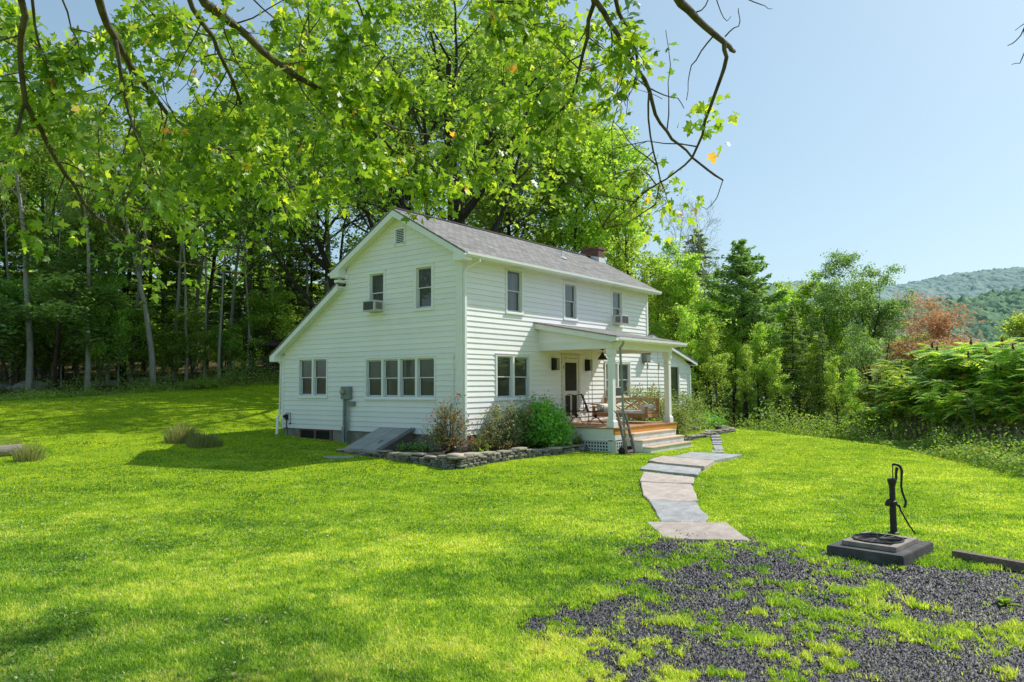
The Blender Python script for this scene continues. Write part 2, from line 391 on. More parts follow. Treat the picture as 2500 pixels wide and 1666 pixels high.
MT['bulkhead'] = surf('bulkhead_grey_steel', (.30, .30, .28), (.38, .38, .355), 3, .5, .08, tintv=.05)
MT['bulkside'] = surf('bulkhead_side_rust', (.10, .075, .065), (.16, .13, .12), 5, .6, .1)
MT['acwhite'] = surf('air_conditioner_case', (.52, .52, .48), (.62, .62, .58), 4, .45, 0)
MT['acgrille'] = surf('air_conditioner_grille', (.035, .035, .035), (.10, .10, .095), 90, .6, 0)
MT['flash'] = surf('white_flashing', (.7, .7, .72), (.8, .8, .8), 4, .5, .1)
MT['darkvoid'] = surf('painted_dark_hollow', (.004, .004, .004), (.012, .012, .010), 4, .9, 0)  # near-black colour stands in for shade in hollows and openings
MT['slabpink'] = surf('flagstone_pink', (.34, .275, .235), (.52, .45, .39), 3.2, .85, .6, 14, .014, stretch=(1, 2.2, 1), tintv=.08)
MT['slabgrey'] = surf('flagstone_blue_grey', (.25, .25, .25), (.43, .43, .425), 3.0, .85, .7, 14, .016, stretch=(1, 2.0, 1), tintv=.08)
MT['wallstone'] = surf('wall_fieldstone', (.11, .10, .088), (.28, .26, .225), 5, .95, .8, 25, .02, tintv=.5)
MT['capstone'] = surf('wall_capstone', (.26, .22, .17), (.42, .37, .29), 4, .95, .6, 20, .02, tintv=.3)
MT['rock'] = surf('field_rock', (.17, .165, .15), (.40, .39, .36), 2.2, .95, .8, 8, .05, tintv=.2)
MT['soil'] = surf('bed_soil', (.030, .022, .014), (.065, .05, .033), 8, 1, .8, 30, .02)
MT['timber'] = surf('weathered_timber', (.12, .085, .065), (.26, .20, .16), 6, .9, .6, 40, .01, stretch=(1, 6, 6))
MT['log'] = surf('weathered_log', (.20, .17, .13), (.42, .37, .30), 4, .9, .9, 20, .02, stretch=(1, 7, 7))
MT['slabblack'] = surf('pump_slab_concrete', (.045, .043, .045), (.12, .112, .112), 5, .9, .6, 40, .008)
MT['slabframe'] = surf('pump_frame_wood', (.19, .155, .135), (.34, .29, .26), 6, .8, .4, 40, .006)
MT['gravel'] = surf('slate_gravel', (.030, .031, .040), (.075, .077, .092), 30, .58, .3, 60, .004, tintv=.85, spec=.5)
MT['barkdark'] = surf('bark_dark', (.022, .018, .014), (.065, .055, .045), 3, .95, .9, 10, .05, stretch=(3, 3, .6))
MT['barkgrey'] = surf('bark_grey', (.24, .23, .20), (.42, .40, .36), 3, .95, .9, 8, .04, stretch=(3, 3, .5))
MT['barkbrown'] = surf('bark_brown', (.055, .040, .028), (.13, .10, .07), 3, .95, .9, 10, .04, stretch=(3, 3, .6))
MT['barkmaple'] = surf('bark_maple_branch', (.045, .034, .024), (.16, .135, .105), 9, .9, .9, 30, .01)
MT['twig'] = surf('twig_brown', (.06, .035, .02), (.12, .075, .045), 20, .9, 0)
MT['shed'] = surf('shed_old_board', (.030, .025, .02), (.07, .055, .042), 3, .95, .4, 30, .01)
MT['handtruck'] = surf('hand_truck_old_wood', (.10, .095, .085), (.24, .22, .20), 7, .8, .4, 40, .005)
MT['rust'] = surf('rusty_steel', (.09, .04, .028), (.19, .09, .06), 9, .85, .4, 40, .004)

MT['maple'] = leafmat('maple_leaf', [(0, (0.062, 0.145, 0.013)), (0.35, (0.15, 0.29, 0.019)), (0.7, (0.316, 0.458, 0.027)), (0.965, (0.633, 0.671, 0.046)), (0.972, (0.879, 0.58, 0.03)), (0.992, (0.879, 0.259, 0.046)), (1, (0.386, 0.076, 0.03))], .5, .42, .5, (1.6, 1.65, .5), 0)
MT['decid'] = leafmat('broad_leaf', [(0, (0.088, 0.193, 0.033)), (0.45, (0.21, 0.366, 0.055)), (0.8, (0.421, 0.604, 0.091)), (1, (0.631, 0.769, 0.146))], .5, .5, .3, (1.5, 1.6, .6), .25)
MT['decidy'] = leafmat('yellow_green_leaf', [(0, (0.132, 0.234, 0.036)), (0.45, (0.314, 0.486, 0.064)), (0.8, (0.546, 0.72, 0.108)), (1, (0.728, 0.864, 0.18))], .5, .5, .3, (1.5, 1.6, .6), .2)
MT['decidb'] = leafmat('blue_green_leaf', [(0, (0.101, 0.22, 0.061)), (0.5, (0.22, 0.389, 0.106)), (1, (0.423, 0.607, 0.168))], .4, .5, .35, (1.4, 1.5, .7), .15)
MT['orange'] = leafmat('orange_leaf', [(0, (0.306, 0.188, 0.09)), (0.6, (0.564, 0.312, 0.165)), (0.85, (0.637, 0.4, 0.24)), (1, (0.343, 0.35, 0.12))], .35, .6, .2, (1.4, 1.15, .7), .1)
MT['hemlock'] = leafmat('hemlock_needle', [(0, (0.109, 0.23, 0.07)), (0.6, (0.262, 0.437, 0.116)), (1, (0.524, 0.712, 0.206))], .3, .7, .2, (1.3, 1.4, .6), .25)
MT['pine'] = leafmat('pine_needle', [(0, (0.112, 0.236, 0.068)), (0.6, (0.273, 0.456, 0.119)), (1, (0.512, 0.675, 0.186))], .3, .6, .25, (1.3, 1.4, .6), .05)
MT['sumac'] = leafmat('sumac_leaf', [(0, (0.11, 0.273, 0.042)), (0.45, (0.265, 0.504, 0.063)), (0.8, (0.529, 0.756, 0.084)), (1, (0.88, 0.88, 0.105))], .4, .36, .5, (1.5, 1.5, .5), .15)
MT['brush'] = leafmat('undergrowth_leaf', [(0, (0.119, 0.224, 0.031)), (0.5, (0.236, 0.394, 0.048)), (0.85, (0.394, 0.551, 0.079)), (1, (0.578, 0.473, 0.158))], .4, .6, .2, (1.5, 1.5, .6), 0)
MT['shrub'] = leafmat('shrub_leaf', [(0, (0.082, 0.284, 0.025)), (0.5, (0.163, 0.464, 0.041)), (0.9, (0.312, 0.663, 0.06)), (1, (0.656, 0.8, 0.299))], .4, .45, .3, (1.4, 1.6, .6), .08)
MT['rose'] = leafmat('rose_leaf', [(0, (0.089, 0.138, 0.04)), (0.4, (0.177, 0.23, 0.057)), (0.6, (0.304, 0.299, 0.103)), (0.72, (0.455, 0.161, 0.069)), (1, (0.582, 0.127, 0.057))], .35, .5, .3, (1.4, 1.3, .8), .08)
MT['rosegreen'] = leafmat('rose_leaf_pale', [(0, (0.145, 0.214, 0.078)), (0.5, (0.272, 0.33, 0.126)), (0.88, (0.448, 0.467, 0.214)), (1, (0.583, 0.292, 0.156))], .35, .5, .3, (1.4, 1.3, .8), .08)
MT['garden'] = leafmat('garden_leaf', [(0, (0.132, 0.203, 0.053)), (0.5, (0.246, 0.343, 0.078)), (1, (0.474, 0.544, 0.14))], .4, .5, .3, (1.4, 1.4, .7), .15)
MT['lime'] = leafmat('lime_leaf', [(0, (.17, .28, .02)), (1, (.30, .42, .04))], .45, .5, .3, (1.4, 1.5, .5), .05)
MT['grass'] = leafmat('grass_blade', [(0, (0.094, 0.23, 0.012)), (0.3, (0.194, 0.371, 0.013)), (0.6, (0.364, 0.525, 0.019)), (0.82, (0.539, 0.64, 0.043)), (0.94, (0.677, 0.73, 0.096)), (0.97, (0.778, 0.742, 0.25)), (1, (0.502, 0.371, 0.154))], .45, .5, .35, (1.45, 1.5, .6), 0)
MT['clover'] = leafmat('clover_leaf', [(0, (.06, .15, .02)), (.6, (.13, .26, .04)), (.93, (.26, .40, .10)), (.96, (.7, .7, .6)), (1, (.5, .42, .3))], .4, .5, .3, (1.4, 1.5, .6), 0)
MT['drygrass'] = leafmat('tall_dry_grass', [(0, (0.156, 0.228, 0.036)), (0.5, (0.288, 0.312, 0.084)), (1, (0.48, 0.396, 0.18))], .35, .7, .2, (1.2, 1.2, .7), 0)
MT['petalred'] = surf('red_petal', (.45, .03, .03), (.6, .10, .08), 10, .6, 0)
MT['petalpink'] = surf('pink_petal', (.60, .12, .16), (.75, .30, .30), 10, .6, 0)
MT['petalcream'] = surf('cream_petal', (.62, .62, .34), (.75, .74, .50), 10, .7, 0)
MT['sumaccone'] = surf('sumac_seed_cone', (.13, .02, .015), (.22, .045, .03), 10, .9, 0)
# ================================================================ THE HOUSE
house = thing('farmhouse', (0, 0, -.45), 'white clapboard two storey farmhouse with grey shingle roof and covered porch', 'house')
EXP = .154
def fmap(face, X0=0.0, Y0=0.0):
    if face == 'G': return lambda u, o, z: (X0-o, u, z)
    return lambda u, o, z: (u, Y0-o, z)
def fbox(mb, fm, u0, u1, o0, o1, z0, z1, t=None):
    P = [fm(u0, o0, z0), fm(u1, o0, z0), fm(u1, o1, z0), fm(u0, o1, z0), fm(u0, o0, z1), fm(u1, o0, z1), fm(u1, o1, z1), fm(u0, o1, z1)]
    mb.hexa(P, t)
def siding(mb, fm, lo, hi, zlo, zhi, holes, off=0.0):
    """clapboards between u=lo(z) and u=hi(z), with rectangular holes; each course tilts so its foot stands proud"""
    nC = int(math.ceil((zhi-zlo)/EXP))
    for i in range(nC):
        a = zlo+i*EXP; b = min(a+EXP, zhi)
        cuts = sorted(set([a, b]+[z for h in holes for z in h[2:] if a+1e-4 < z < b-1e-4]))
        tv = random.random()
        for za, zb in zip(cuts[:-1], cuts[1:]):
            zm = (za+zb)/2
            spans = [(lo, hi)]
            act = sorted([h for h in holes if h[2] < zm < h[3]])
            segs = []; cur = lo
            for h in act:
                segs.append((cur, (lambda v: (lambda z: v))(h[0]))); cur = (lambda v: (lambda z: v))(h[1])
            segs.append((cur, hi))
            oa = off+.003+.025*(1-(za-a)/EXP); ob = off+.003+.025*(1-(zb-a)/EXP)
            for l, h in segs:
                p = [l(za), h(za), h(zb), l(zb)]
                if p[1]-p[0] < .01 and p[2]-p[3] < .01: continue
                if p[2] < p[3]: p[2] = p[3] = (p[2]+p[3])/2
                V = [fm(p[0], oa, za), fm(p[1], oa, za), fm(p[2], ob, zb), fm(p[3], ob, zb)]
                Fs = [(0, 1, 2, 3)]
                if abs(za-a) < 1e-4:
                    V += [fm(p[0], off-.01, za), fm(p[1], off-.01, za)]; Fs.append((0, 4, 5, 1))
                mb.add(V, Fs, tv)
cst = lambda v: (lambda z: v)
# roof profile (y,z)
def ymin(z): return 0.0 if z < 5.12 else (z-5.12)/.563
def ymax(z):
    if z < 2.52: return 8.13
    if z < 4.575: return 4.96+(4.50-z)/.625
    if z < 5.12: return 4.84
    return 4.84-(z-5.12)/.563
WG = [(.94, 3.90, 1.01, 2.23), (5.71, 7.23, 1.04, 2.33), (3.01, 3.80, 3.59, 4.91), (1.01, 1.80, 3.59, 4.91)]
WF = [(1.99, 2.86, 3.56, 4.94), (5.10, 5.95, 3.57, 4.84), (8.24, 9.09, 3.54, 4.88), (1.50, 3.20, .97, 2.31), (7.72, 9.60, .92, 2.21), (12.49, 13.87, .50, 2.17)]
DOOR = (4.94, 6.05, .12, 2.38)
gv = [(2.19, 2.61, 5.60, 6.12)]
Gm = fmap('G'); Fm = fmap('F')
ins = .05
def shrink(hs): return [(h[0]+ins, h[1]-ins, h[2]+ins, h[3]-ins) for h in hs]
w = MB(); siding(w, Gm, lambda z: max(.10, ymin(z)), lambda z: min(8.03, ymax(z)), 0, 6.46, shrink(WG+gv))
w.build('gable_wall', MT['siding'], house)
w = MB(); siding(w, Fm, cst(.10), cst(10.97), 2.445, 4.98, shrink(WF)); 
siding(w, Fm, cst(.10), cst(14.68), 0, 2.282, shrink(WF+[DOOR])); siding(w, Fm, cst(.10), cst(10.97), 2.282, 2.445, shrink(WF+[DOOR]))
siding(w, Fm, cst(10.97), lambda z: max(10.97, min(14.68, 15.0-(z-2.29)/.246)), 2.282, 3.20, [])
w.build('front_wall', MT['siding'], house)
# hidden sides closed with plain boards
w = MB(); w.box(11.0, 11.06, .05, 4.8, 2.2, 5.1); w.box(0.05, 11.0, 8.05, 8.11, 0, 2.5); w.box(14.7, 14.76, .05, 5, 0, 2.3); w.box(11.1, 14.7, 4.94, 5, 0, 2.4)
w.prism([(.02, 5.1), (4.82, 5.1), (2.42, 6.47)], 11.0, 11.06, 0); w.box(.05, 10.95, 4.78, 4.83, 4.5, 5.1)
w.build('rear_wall', MT['siding'], house)
# dark core so that openings never show through
w = MB(); w.box(.16, 10.9, .16, 4.7, 0, 4.98); w.box(.16, 10.9, 4.7, 8.0, 0, 2.4); w.box(10.9, 14.6, .16, 4.9, 0, 2.2)
w.prism([(.3, 4.98), (4.5, 4.98), (2.42, 6.2)], .16, 10.8, 0)
w.build('interior', MT['darkvoid'], house)
# foundation
w = MB(); w.box(.03, 14.7, .04, .20, -.85, -.012); w.box(.03, .20, .20, 8.1, -.85, -.012); w.box(.2, 10.9, 7.95, 8.1, -.75, -.02); w.box(14.5, 14.7, .2, 4.9, -1, -.02)
w.build('foundation', MT['concrete'], house)
w = MB(); w.box(-.01, .03, 5.5, 7.2, -.33, -.02); o = w.build('foundation_vent', MT['brick'], house)
w = MB(); w.box(-.025, -.008, 5.62, 6.28, -.30, -.05); w.box(-.025, -.008, 6.42, 7.08, -.30, -.05); w.build('vent_opening', MT['darkvoid'], o)
# corner boards, skirt, frieze
w = MB()
w.box(-.045, .0, -.045, .15, -.08, 4.99); w.box(.0, .10, -.045, .0, -.08, 4.99)
w.box(-.035, .0, 8.03, 8.16, -.03, 2.45)
w.box(10.97, 11.10, -.04, .02, 3.28, 4.95)
w.box(14.66, 14.80, -.04, .03, -.25, 2.27); 
w.build('corner_board', MT['trim'], house)
w = MB(); w.box(.10, 11.10, -.035, 0, 4.90, 4.99); w.build('frieze', MT['trim'], house)
# roof : profiles in (y,z)
w = MB()
xa, xb = -.33, 11.36
w.prism([(-.44, 5.05), (2.42, 6.66), (2.42, 6.62), (-.44, 5.01)], xa, xb, 0, .5); w.prism([(5.28, 5.05), (2.42, 6.66), (2.42, 6.62), (5.28, 5.01)], xa, xb, 0, .5)
w.prism([(4.92, 4.665), (8.47, 2.445), (8.47, 2.405), (4.92, 4.625)], xa, xb, 0, .5)
roof = w.build('roof', MT['shingle'], house)
w = MB(); w.tube([(xa, 2.42, 6.655), (xb, 2.42, 6.655)], .055, 6); w.build('ridge_cap', surf('ridge_shingle_dark', (.03, .028, .03), (.06, .055, .055), 8, .9, .3), roof)
w = MB()
for (ya, za, yb, zb) in ((-.41, 5.01, 2.42, 6.605), (5.25, 5.01, 2.42, 6.605), (8.43, 2.415, 4.92, 4.61)):
    w.prism([(ya, za), (yb, zb), (yb, zb-.20), (ya, za-.17)], -.315, -.275, 0)
w.build('rake_board', MT['trim'], house, bevel=.004)
w = MB()
for (ya, za, yb, zb) in ((-.38, 4.90, 2.42, 6.475), (5.22, 4.90, 2.42, 6.475), (8.36, 2.31, 4.92, 4.49)):
    w.prism([(ya, za+.04), (yb, zb+.06), (yb, zb+.015), (ya, za)], -.275, .0, 0)
w.box(0, 11.3, -.40, -.0, 4.955, 4.985); w.box(11.07, 11.34, -.2, 4.9, 4.95, 4.97)
w.build('soffit', MT['soffit'], house)
w = MB()   # boxed eave returns
w.prism([(-.43, 4.82), (-.43, 5.0), (-.02, 5.21), (.02, 4.90), (.02, 4.82)], -.322, -.02, 0)
w.prism([(5.27, 4.82), (5.27, 5.0), (4.86, 5.21), (4.84, 4.82)], -.322, -.02, 0)
w.prism([(8.45, 2.24), (8.45, 2.41), (8.18, 2.57), (8.15, 2.24)], -.322, -.02, 0)
w.build('eave_return', MT['trim'], house, bevel=.004)
def gutter(mb, x0, x1, y, z, s=-1):
    prof = [(y, z), (y+s*.07, z), (y+s*.115, z+.05), (y+s*.12, z+.115), (y+s*.105, z+.115), (y+s*.10, z+.06), (y, z+.03)]
    mb.prism(prof, x0, x1, 0)
w = MB(); gutter(w, -.32, 11.34, -.415, 4.915); w.build('gutter', MT['trim'], house)
w = MB(); w.tube([(-.32, 5.34, 4.94), (-.1, 5.34, 4.94), (-.08, 5.15, 4.85), (-.04, 5.0, 4.72), (-.04, 4.98, 4.62)], .04, 8)
w.box(-.32, -.02, 4.86, 5.06, 4.66, 4.74)
w.build('gutter_elbow', MT['trim'], house)
w = MB()
w.tube([(.26, -.47, 4.93), (.26, -.47, 4.84), (.10, -.12, 4.66), (.07, -.085, 4.54)], .04, 8)
w.box(.03, .11, -.125, -.05, -.30, 4.56); w.build('downspout', MT['trim'], house)
w = MB(); w.tube([(-.03, 8.30, .42), (-.08, 8.28, .36), (-.38, 7.90, -.22)], .045, 10); w.tube([(-.02, 8.22, 2.25), (-.02, 8.26, .4)], .035, 8); w.tube([(-.2, 8.46, 2.36), (-.1, 8.34, 2.30), (-.02, 8.22, 2.18)], .035, 8); w.build('downspout', MT['trim'], house)
w = MB(); w.tube([(-.055, .25, 2.22), (-.055, .25, -.25)], .018, 8); w.box(-.08, -.03, .22, .28, 2.18, 2.26); w.build('conduit', MT['trim'], house)
# lean-to roof
w = MB(); w.prism([(11.07, 3.37), (15.22, 2.35), (15.22, 2.31), (11.07, 3.33)], -.28, 5.2, 1, .5); w.build('side_roof', MT['shingle'], house)
w = MB(); w.prism([(11.08, 3.325), (15.20, 2.305), (15.20, 2.19), (11.08, 3.20)], -.265, -.235, 1); w.prism([(11.08, 3.31), (14.8, 2.40), (14.8, 2.37), (11.08, 3.27)], -.23, 0, 1)
w.box(15.18, 15.21, -.23, 5.2, 2.19, 2.31); w.box(14.78, 15.18, -.23, 5.2, 2.19, 2.21); w.build('side_rake_board', MT['trim'], house)
w = MB(); w.box(14.80, 14.86, -.10, -.03, -.2, 2.2); w.build('downspout', MT['trim'], house)

def window(face, h, units=1, gm='glass_dark', casing=.075, name='window', sashz=None):
    fm = Gm if face == 'G' else Fm
    u0, u1, z0, z1 = h; c = casing
    w = MB()
    fbox(w, fm, u0, u0+c, -.03, .045, z0, z1); fbox(w, fm, u1-c, u1, -.03, .045, z0, z1)
    fbox(w, fm, u0+c, u1-c, -.03, .045, z1-c, z1); fbox(w, fm, u0-.02, u1+.02, .0, .06, z1, z1+.025)
    fbox(w, fm, u0+c, u1-c, -.03, .045, z0, z0+.045)
    wd = (u1-u0-2*c)/units
    for k in range(1, units): fbox(w, fm, u0+c+k*wd-.045, u0+c+k*wd+.045, -.03, .04, z0+.045, z1-c)
    fr = w.build(name, MT['trim'], house, bevel=.003)
    w = MB(); fbox(w, fm, u0-.03, u1+.03, .0, .075, z0-.035, z0); w.build('sill', MT['trim'], fr)
    for k in range(units):
        a = u0+c+k*wd+(.045 if k else 0); b = u0+c+(k+1)*wd-(.045 if k < units-1 else 0)
        za, zb = z0+.045, z1-c; zm = (za+zb)/2+.01 if sashz is None else sashz
        s = .04; w = MB()
        for (p, q, oo) in ((za, zm+.02, -.065), (zm-.02, zb, -.03)):
            fbox(w, fm, a, a+s, oo-.03, oo, p, q); fbox(w, fm, b-s, b, oo-.03, oo, p, q)
            fbox(w, fm, a+s, b-s, oo-.03, oo, p, p+(s*1.4 if p == za else .03)); fbox(w, fm, a+s, b-s, oo-.03, oo, q-.035, q)
        fbox(w, fm, a, a+.012, -.095, -.028, za, zm); fbox(w, fm, b-.012, b, -.095, -.028, za, zm)
        sh = w.build('sash', MT['sash'], fr)
        w = MB(); fbox(w, fm, a+s, b-s, -.082, -.078, za+s*1.4, zm-.015); fbox(w, fm, a+s, b-s, -.047, -.043, zm+.01, zb-.035)
        w.build('pane', MT[gm], fr)
    return fr
window('G', WG[0], 4, 'glass_blind', .05); window('G', WG[1], 2, 'glass_dark', .06); window('G', WG[2], 1, 'glass_dark', .09); window('G', WG[3], 1, 'glass_dark', .09)
window('F', WF[0], 1, 'glass_curtain', .07); window('F', WF[1], 1, 'glass_dark', .08); window('F', WF[2], 1, 'glass_dark', .08)
window('F', WF[3], 2, 'glass_dark', .06); window('F', WF[4], 2, 'glass_curtain', .06)
# last window by the flower bed: one plain fixed pane
w = MB(); u0, u1, z0, z1 = WF[5]
fbox(w, Fm, u0, u0+.07, -.03, .04, z0, z1); fbox(w, Fm, u1-.07, u1, -.03, .04, z0, z1); fbox(w, Fm, u0+.07, u1-.07, -.03, .04, z1-.07, z1); fbox(w, Fm, u0+.07, u1-.07, -.03, .04, z0, z0+.06)
fr = w.build('window', MT['trim'], house); w = MB(); fbox(w, Fm, u0+.07, u1-.07, -.06, -.055, z0+.06, z1-.07); w.build('pane', MT['glass_dark'], fr)
# gable louvre
w = MB(); u0, u1, z0, z1 = gv[0]
for a, b, c_, d in ((u0-.03, u0+.03, z0, z1), (u1-.03, u1+.03, z0, z1), (u0+.03, u1-.03, z1-.05, z1), (u0-.05, u1+.05, z0-.04, z0+.02)): fbox(w, Gm, a, b, -.02, .045, c_, d)
lv = w.build('attic_vent', MT['trim'], house)
w = MB()
for k in range(9):
    z = z0+.04+k*.053
    w.hexa([Gm(u0+.03, .03, z), Gm(u1-.03, .03, z), Gm(u1-.03, -.02, z+.03), Gm(u0+.03, -.02, z+.03), Gm(u0+.03, .03, z+.012), Gm(u1-.03, .03, z+.012), Gm(u1-.03, -.02, z+.042), Gm(u0+.03, -.02, z+.042)])
w.build('louvre', MT['trim'], lv)
# screen door
u0, u1, z0, z1 = DOOR
w = MB(); fbox(w, Fm, u0, u0+.09, -.03, .05, z0, z1); fbox(w, Fm, u1-.09, u1, -.03, .05, z0, z1); fbox(w, Fm, u0+.09, u1-.09, -.03, .05, z1-.10, z1); fbox(w, Fm, u0-.02, u1+.02, 0, .065, z1, z1+.03)
dr = w.build('door', MT['doorwood'], house, bevel=.003)
a, b, za, zb = u0+.10, u1-.10, z0+.02, z1-.11
w = MB()
st = .10
fbox(w, Fm, a, a+st, .0, .035, za, zb); fbox(w, Fm, b-st, b, .0, .035, za, zb); fbox(w, Fm, a+st, b-st, 0, .035, zb-.14, zb); fbox(w, Fm, a+st, b-st, 0, .035, za, za+.22)
fbox(w, Fm, a+st, b-st, 0, .035, za+.90, za+1.05); fbox(w, Fm, (a+b)/2-.045, (a+b)/2+.045, 0, .035, za+.22, za+.90)
lf = w.build('door_leaf', MT['doorwood'], dr, bevel=.003)
w = MB(); fbox(w, Fm, a+st, b-st, .012, .018, za+.2, zb-.12); w.build('screen', MT['screen'], dr)
w = MB(); fbox(w, Fm, a-.015, a+.02, .035, .05, zb-.35, zb-.22); fbox(w, Fm, a-.015, a+.02, .035, .05, za+.25, za+.38); w.build('hinge', MT['iron'], dr)
w = MB(); w.tube([Fm(b-.05, .035, za+.90), Fm(b-.05, .08, za+.92), Fm(b-.05, .08, za+1.02), Fm(b-.05, .035, za+1.04)], .008, 6); w.build('handle', MT['iron'], dr)
# chimney
cx0, cx1, cy0, cy1 = 10.80, 11.26, 2.02, 2.86
ch = MB(); ch.box(cx0, cx1, cy0, cy1, 3.0, 6.96); ch.box(cx0-.03, cx1+.03, cy0-.03, cy1+.03, 6.96, 7.05)
chm = ch.build('chimney', MT['brick'], house)
w = MB(); w.box(cx0-.012, cx1+.012, cy0-.012, cy0-.001, 6.30, 6.62); w.prism([(cy0-.012, 6.30), (cy0-.012, 6.62), (cy0+.72, 6.80), (cy0+.72, 6.60)], cx0-.012, cx0-.001, 0); w.build('flashing', MT['flash'], chm)
w = MB(); w.lathe((11.03, 2.44, 7.05), [(.1, 0), (.1, .02), (.075, .02), (.075, .0)], 12); w.build('flue', MT['darkvoid'], chm)
w = MB(); zz = 5.05+(1.2+.44)*.563
w.tube([(6.88, 1.2, zz-.05), (6.88, 1.2, zz+.28)], .03, 10); w.lathe((6.88, 1.2, zz-.04), [(.16, 0), (.14, .05), (.05, .09)], 14); w.build('roof_vent_pipe', MT['flash'], roof)

# ---------------- porch
PX0, PX1, PY, PZ = 3.66, 7.82, -2.72, .12
w = MB(); n = 22; bw = (PX1+.03-PX0+.03)/n
for k in range(n):
    x = PX0-.03+k*bw; w.box(x, x+bw-.006, PY-.03, -.03, PZ-.03, PZ)
deck = w.build('porch_deck', MT['deck'], house)
w = MB(); w.box(PX0+.06, PX1-.06, PY+.06, -.04, -.55, PZ-.035); w.build('under_deck', MT['darkvoid'], deck)  # solid near-black block painted as the shade behind the lattice
w = MB(); w.box(PX0, PX1, PY, PY+.035, PZ-.21, PZ-.032); w.build('porch_fascia', MT['newwood'], house, bevel=.004)
w = MB(); w.box(PX0, PX0+.035, PY+.036, -.035, -.24, PZ-.032)
for k in range(0): pass
w.box(PX0-.012, PX0, PY+.05, -.035, -.27, -.23); w.box(PX1-.035, PX1, PY+.036, -.035, -.5, PZ-.032); w.box(PX0+.001, PX0+.75, PY+.004, PY+.036, -.24, PZ-.212)
w.build('porch_skirt', MT['porchwhite'], house)
w = MB()
def lattice(mb, fm, u0, u1, z0, z1, o, p=.105, s=.05):
    nu = int(round((u1-u0)/p)); nz = int(round((z1-z0)/p))
    for k in range(nu+1):
        u = u0+k*(u1-u0)/nu; fbox(mb, fm, u-s/2, u+s/2, o-.008, o, z0, z1, .5)
    for k in range(nz+1):
        z = z0+k*(z1-z0)/nz; fbox(mb, fm, u0, u1, o-.018, o-.010, z-s/2, z+s/2, .5)
Pm = fmap('G', PX0); Pf = fmap('F', 0, PY)
lattice(w, Pm, -2.50, -1.20, -.58, -.29, 0.0, .10, .042); lattice(w, Pm, -1.04, -.10, -.58, -.29, 0.0, .10, .042); lattice(w, Pf, PX0+.12, PX0+.55, -.58, -.29, 0.0, .10, .042)
for a, b in ((-2.72, -2.52), (-1.18, -1.06), (-.08, -.03)): fbox(w, Pm, a, b, -.03, .012, -.70, -.24)
fbox(w, Pm, -2.52, -.08, -.03, .010, -.27, -.242); fbox(w, Pm, -2.52, -.08, -.03, .010, -.72, -.60); fbox(w, Pf, PX0-.01, PX0+.09, -.03, .012, -.7, -.24); fbox(w, Pf, PX0+.57, PX0+.66, -.03, .012, -.7, -.24)
w.build('lattice', MT['lattice'], house)
# steps
SX0, SX1 = 4.33, 7.14
stp = MB(); tr = MB(); sd = MB()
for k, z in enumerate((-.07, -.26, -.45)):
    y0 = PY-.28*(k+1); y1 = PY-.28*k
    tr.box(SX0-.02, SX1+.03, y0-.02, y1-.003, z-.03, z)
    stp.box(SX0+.02, SX1, y0+.01, y0+.03, z-.19 if k < 2 else -.75, z-.032)
    sd.box(SX0, SX0+.02, y0+.01, y1, -.75, z-.032); sd.box(SX1, SX1+.012, y0+.01, y1, -.75, z-.032)
ps = stp.build('porch_steps', MT['riser'], house)
tr.build('tread', MT['tread'], ps, bevel=.004); sd.build('stringer', MT['porchwhite'], ps)
# posts
def post(x, y):
    w = MB(); h = .085
    w.box(x-h, x+h, y-h, y+h, PZ+.22, 2.20)
    w.box(x-.125, x+.125, y-.125, y+.125, PZ, PZ+.17); w.hexa([(x-.125, y-.125, PZ+.17), (x+.125, y-.125, PZ+.17), (x+.125, y+.125, PZ+.17), (x-.125, y+.125, PZ+.17), (x-h, y-h, PZ+.23), (x+h, y-h, PZ+.23), (x+h, y+h, PZ+.23), (x-h, y+h, PZ+.23)])
    w.box(x-h-.014, x+h+.014, y-h-.014, y+h+.014, 2.06, 2.085)
    w.box(x-.115, x+.115, y-.115, y+.115, 2.25, 2.46); w.hexa([(x-h, y-h, 2.19), (x+h, y-h, 2.19), (x+h, y+h, 2.19), (x-h, y+h, 2.19), (x-.115, y-.115, 2.25), (x+.115, y-.115, 2.25), (x+.115, y+.115, 2.25), (x-.115, y+.115, 2.25)])
    return w.build('porch_post', MT['porchwhite'], house, bevel=.004)
post(3.81, -2.56); post(7.52, -2.56)
w = MB(); w.box(3.66, 3.92, -2.68, 0, 2.46, 2.68); w.box(3.92, 7.66, -2.68, -2.46, 2.46, 2.68); w.box(7.42, 7.66, -2.46, 0, 2.46, 2.68); w.box(3.64, 3.66, -2.71, 0, 2.65, 2.71); w.build('porch_beam', MT['porchwhite'], house, bevel=.004)
w = MB()
for k in range(10): w.box(3.93, 7.41, -2.45+k*.245, -2.45+k*.245+.239, 2.56, 2.58)
w.build('porch_ceiling', surf('porch_ceiling_cream', (.72, .66, .55), (.80, .74, .64), 3, .6, .05), house)
ZR = lambda y: 3.36+.187*y
w = MB(); w.prism([(0.01, ZR(0)), (-2.97, ZR(-2.97)), (-2.97, ZR(-2.97)-.035), (0.01, ZR(0)-.035)], 3.42, 7.90, 0, .5); w.build('porch_roof', MT['shingle'], house)
w = MB(); w.prism([(0.0, ZR(0)-.036), (-2.95, ZR(-2.95)-.036), (-2.95, ZR(-2.95)-.19), (-2.42, ZR(-2.42)-.20), (0, ZR(0)-.20)], 3.445, 3.48, 0)
w.prism([(0.0, ZR(0)-.036), (-2.95, ZR(-2.95)-.036), (-2.95, ZR(-2.95)-.19), (0, ZR(0)-.20)], 7.85, 7.885, 0)
w.box(3.48, 7.85, -2.95, -2.92, 2.64, 2.77); w.box(3.445, 3.66, -2.95, -2.42, 2.63, 2.65)
w.build('porch_rake_board', MT['porchwhite'], house, bevel=.003)
